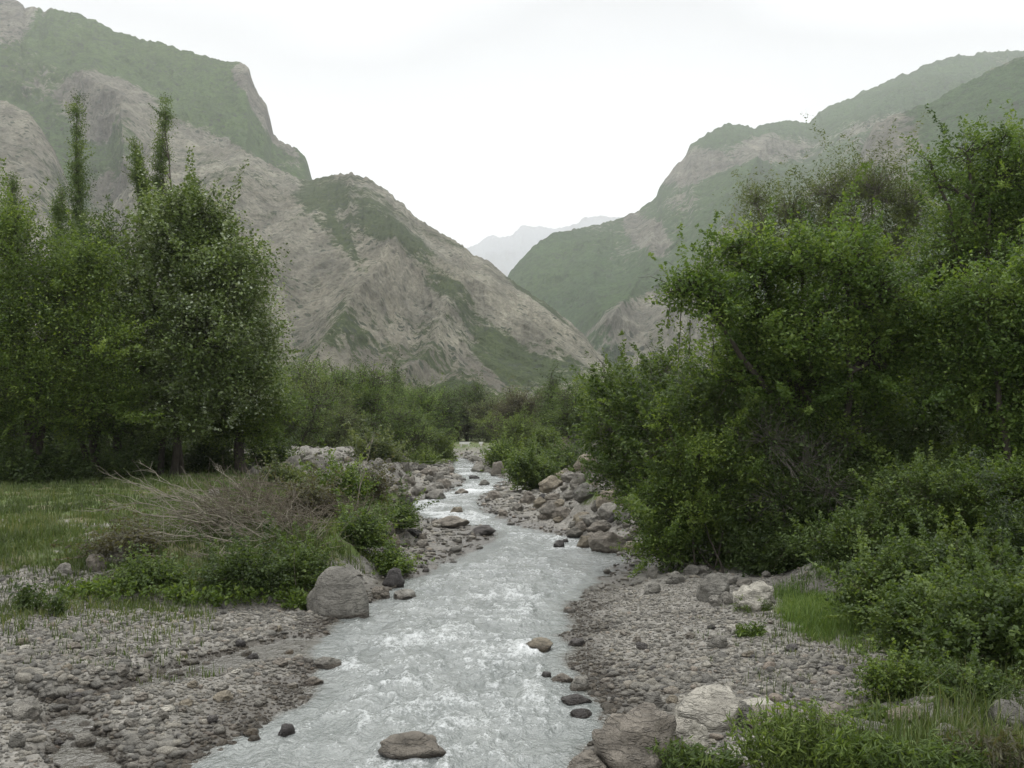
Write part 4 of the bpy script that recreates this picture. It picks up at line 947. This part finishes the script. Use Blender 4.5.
# trees closing the valley floor: prototypes and copies
def far_proto(kind, seed):
    r = np.random.default_rng(seed); bl = []
    if kind == 'round':
        for _ in range(12):
            a = r.uniform(0, 6.28); q = r.uniform(0, .26); bl.append((q * math.cos(a), q * math.sin(a), r.uniform(.3, .78), r.uniform(.14, .22), r.uniform(.14, .22), r.uniform(.13, .2)))
    elif kind == 'tall':
        for _ in range(12):
            t = r.uniform(0, 1); bl.append((r.normal(0, .03), r.normal(0, .03), .2 + .72 * t, .13 * (1.1 - t), .13 * (1.1 - t), .14))
    else:
        for _ in range(12):
            a = r.uniform(0, 6.28); q = r.uniform(0, .36); bl.append((q * math.cos(a), q * math.sin(a), r.uniform(.12, .68), r.uniform(.13, .2), r.uniform(.13, .2), r.uniform(.12, .22)))
    return bl
protos = {}
def far_tree(px, pybase, hpx, Y, kind, lm, label, group=None, name='tree', wide=1.0):
    key = (kind, lm); s = Y / FPX; hgt = hpx * s
    x = (px - 512) * Y / FPX; z = CAMH + (HZ - pybase) * Y / FPX
    z = min(z, tz(x, Y) + 0.3); 
    hgt = CAMH + (HZ - (pybase - hpx)) * Y / FPX - z
    if key not in protos:
        t = tree(name, label, 'tree', (0, 0, 0), far_proto(kind, len(protos) + 70), lm, 520, 26, 0.075, 0.0185, 3, 0.018, group=group, seed=80 + len(protos), shell=.4, spread=0.06, twk=1.2)
        protos[key] = t; t.location = (x, Y, z - .1); t.scale = (hgt * wide, hgt * wide, hgt); return t
    return copy_tree(protos[key], (x, Y, z - .1), (hgt * wide, hgt * wide, hgt), random.uniform(0, 6.28), label, 'tree', group)
random.seed(9)
FT = [(345, 455, 98, 86, 'round', 'leafH', 'light green tall tree between the willow and the round crowned one', 1.1),
      (388, 452, 80, 96, 'bushy', 'leafE', 'green tree just beyond the round crowned one', 1.2),
      (300, 455, 104, 92, 'round', 'leafE', 'tall round tree rising behind the grey green willow', 1.1),
      (418, 450, 68, 100, 'round', 'leafH', 'fresh green tree before the dark tree of the flat', 1.2),
      (310, 458, 108, 70, 'bushy', 'leafD', 'grey green willow just past the left bank trees', 1.1),
      (366, 455, 100, 80, 'round', 'leafE', 'round crowned tree on the valley floor, dark fork showing', 1.0),
      (338, 458, 66, 68, 'bushy', 'leafD', 'low grey green willow in front of the round crowned tree', 1.3),
      (400, 452, 62, 74, 'bushy', 'leafE', 'shrubby tree beside the round crowned one', 1.2),
      (428, 448, 62, 110, 'round', 'leafC', 'dark tree behind the light bush of the flat', 1.2),
      (395, 448, 80, 120, 'tall', 'leafC', 'narrow dark tree behind the round crowned one', .9),
      (484, 442, 50, 140, 'bushy', 'leafG', 'brownish bare looking tree in the far line', 1.3),
      (512, 452, 50, 86, 'bushy', 'leafF', 'yellow green tree above the white barrier', 1.2),
      (552, 448, 72, 100, 'tall', 'leafC', 'dark pointed tree near the stony bank', 1.3),
      (525, 448, 62, 105, 'round', 'leafG', 'grey brown tree between the yellow green and dark pointed ones', 1.2),
      (580, 452, 74, 82, 'round', 'leafE', 'round green tree behind the willow shrub edge', 1.2),
      (605, 452, 84, 90, 'bushy', 'leafE', 'spreading green tree just beyond the stony bank top', 1.2),
      (462, 448, 70, 140, 'round', 'leafC', 'dark round tree at the river vanishing point', 1.2),
      (655, 450, 92, 95, 'tall', 'leafC', 'pointed dark tree peeping over the willow shrub', 1.0),
      (640, 450, 96, 110, 'round', 'leafE', 'green tree filling behind the willow shrub', 1.3),
      (262, 456, 130, 78, 'bushy', 'leafE', 'green tree showing past the small leafy tree', 1.0),
      (285, 456, 92, 62, 'bushy', 'leafE', 'low green tree touching the willow', 1.1)]
for (px, pb_, h, Y, kd, lm, lab, wd) in FT: far_tree(px, pb_, h, Y, kd, lm, lab, None, 'tree', wd)
for i in range(70):
    px = 250 + 440 * (i + random.random()) / 70; Y = random.uniform(125, 215)
    top = {0: 382, 1: 391, 2: 374}[i % 3] + random.uniform(-8, 12) + (18 if 440 < px < 600 else 0) * .6
    kd = random.choice(['round', 'bushy', 'tall', 'bushy']); lm = random.choice(['leafE', 'leafH', 'leafG', 'leafD', 'leafD', 'leafE'])
    far_tree(px, 442, 442 - top, Y, kd, lm,
             'distant ' + {'leafE': 'green', 'leafC': 'dark', 'leafG': 'brownish', 'leafH': 'light green', 'leafD': 'grey green'}[lm] + ' ' + {'round': 'round crowned', 'bushy': 'bushy', 'tall': 'pointed'}[kd] + ' tree in the line closing the valley floor', 'distant trees closing the valley floor', 'tree', random.uniform(1.0, 1.5))
for i in range(26):
    px = 690 + 480 * (i + random.random()) / 26 if i % 2 else 240 - 420 * random.random(); Y = random.uniform(70, 120)
    far_tree(px, 446, random.uniform(90, 140), Y, random.choice(['round', 'bushy']), random.choice(['leafE', 'leafC']),
             'tree deep behind the bank woods', 'trees deep behind the bank woods', 'tree', random.uniform(1.0, 1.4))

# white barrier up the valley
x, y, z = at(465, 446, 120)
root = empty('white_barrier', (x, y, z), 'low white concrete barrier among bushes at the far end of the river', 'barrier')
def box(parent, name, cx, cz, sx, sy, sz, mat):
    v = np.array([(cx + a * sx / 2, b * sy / 2, cz + c * sz / 2) for a in (-1, 1) for b in (-1, 1) for c in (-1, 1)])
    f = np.array([(0, 1, 3, 2), (4, 6, 7, 5), (0, 4, 5, 1), (2, 3, 7, 6), (0, 2, 6, 4), (1, 5, 7, 3)])
    return link(name, mesh_np(name, v, f, mat, False), parent)
t = NT('white_paint'); M['white'] = t.done(t.pbr(t.mix(t.noise(t.objc(), 2, 4), (0.6, 0.59, 0.56), (0.8, 0.8, 0.78)), 0.8))
box(root, 'rail', 0.0, 0.35, 1.35, 0.2, 0.28, M['white']); box(root, 'rail', 1.93, 0.35, 0.5, 0.2, 0.28, M['white'])
for q in (-.45, .45, 1.93): box(root, 'post', q, 0.0, 0.14, 0.14, 0.5, M['white'])

# ------------------------------------------------------------------ dead brush
BRN = [((290, 590), (122, 482), 19.4, 20.2, 'longest bleached branch of the brush, arching up to the trees'),
       ((262, 560), (140, 486), 20.2, 21.0, 'bleached branch running beside the longest one'),
       ((270, 565), (150, 478), 20.5, 22.5, 'thin bleached branch crossing low over the brush'),
       ((290, 585), (180, 490), 20.0, 20.6, 'pale branch rising steeply from the brush heap'),
       ((250, 555), (98, 540), 19.2, 19.0, 'long pale branch lying almost level along the front'),
       ((255, 562), (190, 566), 18.9, 18.7, 'short pale branch beneath the level one'),
       ((255, 550), (85, 508), 19.6, 20.0, 'thin branch reaching far out over the grass'),
       ((240, 545), (110, 505), 20.0, 20.6, 'grey branch in the middle of the fan'),
       ((262, 548), (215, 468), 20.6, 21.6, 'upright forked branch near the top of the heap'),
       ((310, 600), (235, 540), 18.8, 19.6, 'stout pale branch slanting down to the smooth boulder'),
       ((325, 604), (255, 550), 18.7, 19.8, 'second stout branch ending by the smooth boulder'),
       ((330, 545), (270, 520), 20.6, 21.0, 'curved pale twig on the back of the heap'),
       ((355, 530), (372, 440), 26.0, 26.5, 'bent bare branch rising from the upright leafy shrub')]
for i, (a, b_, Y0, Y1, lab) in enumerate(BRN):
    S = np.array(at(*a, Y0)); E = np.array(at(*b_, Y1)); S[2] = max(S[2], tz(S[0], S[1]) + .05); E[2] = max(E[2], tz(E[0], E[1]) + 0.1)
    o0 = S.copy(); r = np.random.default_rng(500 + i)
    v, f, P = tubes([S - o0], [E - o0], 0.019, 0.005, 0.05, 12, 6, 500 + i, 0.05); parts = [(v, f)]
    ns = 11; ii = r.integers(3, 12, ns); s = P[0][ii]; ln = np.linalg.norm(E - S)
    d = (E - S) / ln; e = s + (d + r.normal(0, 0.30, (ns, 3))) * (ln * r.uniform(.08, .24, ns))[:, None]
    v, f, Q = tubes(s, e, 0.008, 0.0025, 0.08, 6, 4, 520 + i, 0.03); parts.append((v, f))
    s2 = Q[r.integers(0, ns, 18), r.integers(2, 6, 18)]; e2 = s2 + (d + r.normal(0, .5, (18, 3))) * (ln * r.uniform(.05, .14, 18))[:, None]
    v, f, _ = tubes(s2, e2, 0.005, 0.002, 0.1, 3, 3, 540 + i); parts.append((v, f))
    V, F = merge(parts)
    tag(link('dead_branch', mesh_np('dead_branch', V, F, M['dead'], True), None, tuple(o0)), lab, 'branch')
def tangle(label, pxs, Y, n, mat, seed, ln=(0.4, 1.1), hh=0.9):
    r = np.random.default_rng(seed); S, E = [], []
    for _ in range(n):
        px = r.uniform(*pxs); y = Y + r.normal(0, .8); x = (px - 512) * y / FPX; z = tz(x, y)
        mid = (pxs[0] + pxs[1]) / 2; hq = hh * math.exp(-((px - mid) / (pxs[1] - pxs[0]) * 2.2) ** 2)
        s = np.array([x, y, z + r.uniform(0, 1) * hq]); a = r.normal(size=3); a[0] -= .5; a[2] = abs(a[2]) * .6; a /= np.linalg.norm(a)
        S.append(s); E.append(s + a * r.uniform(*ln))
    S, E = np.array(S), np.array(E); o0 = S.mean(0)
    v, f, _ = tubes(S - o0, E - o0, 0.008, 0.003, 0.12, 5, 3, seed)
    tag(link('brushwood', mesh_np('brushwood', v, f, M[mat], True), None, tuple(o0)), label, 'brushwood', None, 'stuff')
tangle('brown tangled brushwood heaped under the bleached branches', (195, 325), 20.6, 520, 'twig', 7, (.4, 1.0), 0.85)
tangle('pale dry twigs mixed through the brushwood heap', (150, 330), 20.0, 260, 'dead', 8, (.4, 1.1), 0.7)
tangle('dry twigs on the bank slope behind the heap', (290, 400), 24.5, 420, 'twig', 10, (.3, .9), 0.5)

# ------------------------------------------------------------------ weeds and grass
def weed_clump(px, py, w, h, label, seed, nst=60, lm='leafA', narrow=0.22, ls=0.075, cat='weed', Yf=None):
    x, y, z = ground_at(px, min(py, 767) if not Yf else 767)
    if Yf: y = Yf; x = (px - 512) * y / FPX; z = tz(x, y)
    s = y / FPX; W, Hh = w * s / 2, h * s; r = np.random.default_rng(seed)
    root = empty('weed_clump', (x, y, z), label, cat)
    a = r.uniform(0, 6.28, nst); q = np.sqrt(r.uniform(0, 1, nst)) * W
    S = np.stack([q * np.cos(a), q * np.sin(a) * .8, np.zeros(nst) - .03], 1)
    E = S + np.stack([r.normal(0, .12, nst) * Hh + S[:, 0] * .35, r.normal(0, .12, nst) * Hh, Hh * r.uniform(.55, 1.05, nst) * (1 - .35 * (q / W) ** 2)], 1)
    v, f, P = tubes(S, E, 0.006, 0.002, 0.06, 6, 4, seed)
    link('stem', mesh_np('stem', v, f, M['leafE'], True, {'tint': ('FACE', np.full(len(f), .6))}), root)
    k = 26; idx = np.repeat(np.arange(nst), k); t = r.uniform(0.15, 1, nst * k)
    j = np.minimum((t * 6).astype(int), 5); fr = (t * 6 - j)[:, None]; C = P[idx, j] * (1 - fr) + P[idx, j + 1] * fr + r.normal(0, ls * .45, (nst * k, 3))
    V, F = leaves(C, ls, narrow, 0.3, seed, -0.5)
    link('foliage', mesh_np('foliage', V, F, M[lm], False, {'tint': ('FACE', np.clip(r.normal(.55, .2, nst * k), 0, 1))}), root)
weed_clump(800, 778, 96, 76, 'tall leafy green weeds in front of the pinkish slab', 1, 150, 'leafF')
weed_clump(858, 776, 54, 44, 'shorter feathery weeds beside the tall leafy ones', 2, 60, 'leafA')
weed_clump(672, 778, 46, 34, 'thin weeds growing against the big pinkish boulder', 3, 40, 'leafE')
weed_clump(925, 778, 90, 34, 'loose weeds with dry stalks near the frame corner', 4, 70, 'leafE')
weed_clump(1000, 778, 80, 44, 'weeds and dry stalks in the frame corner', 5, 60, 'leafG')
weed_clump(30, 612, 26, 40, 'dark upright nettle clump on the grassy gravel', 6, 26, 'leafC', .4)
weed_clump(57, 616, 18, 30, 'thinner nettle clump next to the dark upright one', 7, 14, 'leafC', .4)
weed_clump(110, 598, 80, 24, 'bright low herbs along the scarp foot', 8, 70, 'leafA', .5)
weed_clump(215, 600, 90, 24, 'bright low herbs under the brush by the gravel', 9, 80, 'leafA', .5)
weed_clump(290, 606, 50, 22, 'herbs between the gravel and the smooth boulder', 10, 50, 'leafA', .5)
weed_clump(752, 636, 26, 16, 'small green tuft among the gravel bar stones', 11, 26, 'leafA', .25)
weed_clump(752, 610, 30, 16, 'grassy tuft in front of the whitish block', 12, 26, 'leafA', .15)
weed_clump(880, 722, 50, 20, 'low herbs at the foot of the round bush', 13, 36, 'leafE', .4)
weed_clump(712, 772, 50, 26, 'sparse herbs between the pale slanting rock and tall weeds', 14, 30, 'leafE', .3)

def grass(label, n, Y0, Y1, u0, u1, hgt, wid, thr, seed, extra=None, gm='grass'):
    r = np.random.default_rng(seed); iy = r.uniform(1 / Y1, 1 / Y0, n); Y = 1 / iy; X = r.uniform(u0, u1, n) * Y
    z, g, ins, dl, dr = terr(X, Y, True)
    if extra: g = np.maximum(g, extra(X, Y))
    ok = (g > r.uniform(thr, thr + .45, n)) & (ins < -0.1)
    ok &= (fbm2(X * 1.5, Y * 1.5, 3, seed + 9) > r.uniform(-0.7, 0.45, n))
    X, Y, z = X[ok], Y[ok], z[ok]; n = len(X); kk = 5
    X, Y, z = [np.repeat(q, kk) for q in (X, Y, z)]; n *= kk
    X = X + r.normal(0, .05, n); Y = Y + r.normal(0, .05, n)
    h = hgt * np.exp(r.normal(0, .35, n)) * (1 + .5 * fbm2(X * .7, Y * .7, 2, seed + 5)); a = r.uniform(0, 6.28, n)
    dx, dy = np.cos(a), np.sin(a); ln = r.normal(0, .45, n); w = wid * (1 + Y / 18)
    lx, ly = np.cos(a + 1.3) * ln * h, np.sin(a + 1.3) * ln * h
    V = np.stack([np.stack([X - dx * w, Y - dy * w, z - .02], 1), np.stack([X + dx * w, Y + dy * w, z - .02], 1),
                  np.stack([X + lx * .4 + dx * w * .8, Y + ly * .4 + dy * w * .8, z + h * .6], 1), np.stack([X + lx * .4 - dx * w * .8, Y + ly * .4 - dy * w * .8, z + h * .6], 1),
                  np.stack([X + lx + dx * w * .15, Y + ly + dy * w * .15, z + h], 1), np.stack([X + lx - dx * w * .15, Y + ly - dy * w * .15, z + h], 1)], 1)
    b = np.arange(n) * 6
    F = np.concatenate([np.stack([b, b + 1, b + 2, b + 3], 1), np.stack([b + 3, b + 2, b + 4, b + 5], 1)])
    tint = np.clip(r.normal(.45, .22, n) + .55 * fbm2(X * .45, Y * .45, 4, seed + 3), 0, 1)
    me = mesh_np('grass', V.reshape(-1, 3), F, M[gm], False, {'tint': ('FACE', np.tile(tint, 2))})
    tag(link('grass', me), label, 'grass', None, 'stuff')
grass('short green grass on the bank by the brush and field', 34000, 17.0, 48, -0.60, -0.04, 0.12, 0.004, 0.1, 1)
grass('grass between the weeds and stones of the near bank', 3600, 8.3, 13.5, 0.16, 0.60, 0.20, 0.003, 0.12, 2)
grass('tall soft grass strip beside the gravel bar', 15000, 13, 19.5, 0.22, 0.42, 0.13, 0.0028, 0.25, 3,
      lambda X, Y: np.where(X > 99, 1, 0.0), 'grassG')
grass('rough grass on the far banks', 12000, 48, 118, -0.5, 0.2, 0.35, 0.006, 0.2, 4)

grass('sparse green tufts on the gravel of the near bar', 5200, 12.5, 20.0, -0.60, -0.30, 0.09, 0.004, -0.05, 5,
      lambda X, Y: sstep(Y, 14.0, 18.0) * (0.55 + 0.9 * fbm2(X * .9, Y * .9, 3, 77)) * sstep(-X, 3.6, 6.0) * 0.9)
grass('thin green tufts between stones of the far gravel bar', 2500, 10.2, 17.0, 0.18, 0.46, 0.08, 0.003, 0.0, 6,
      lambda X, Y: (0.1 + 0.9 * fbm2(X * 1.1, Y * 1.1, 3, 57)) * sstep(X, 2.2, 4.5))

# the bank goes on beyond the frame: a few more brambles and grass so that a step aside still shows it
for i, (px, Y, w, h, lm, lab) in enumerate([(1110, 13.5, 170, 90, 'leafE', 'bramble bush just past the frame edge, low on the bank'), (1180, 16, 150, 100, 'leafA', 'brighter bramble bush just past the frame edge, mid bank'),
        (1230, 12.5, 190, 90, 'leafE', 'wide bramble bush well past the frame edge'), (1150, 20, 120, 90, 'leafC', 'dark bush past the frame edge under the trees'), (1320, 17, 170, 110, 'leafC', 'dark bush far past the frame edge')]):
    bush(px, 600, w, h, lm, lab, 400 + i, None, n=420, per=38, ls=0.064, Yf=Y)
grass('rough grass on the upper bank beside the brambles', 9000, 9, 34, 0.45, 1.3, 0.22, 0.004, 0.1, 8)
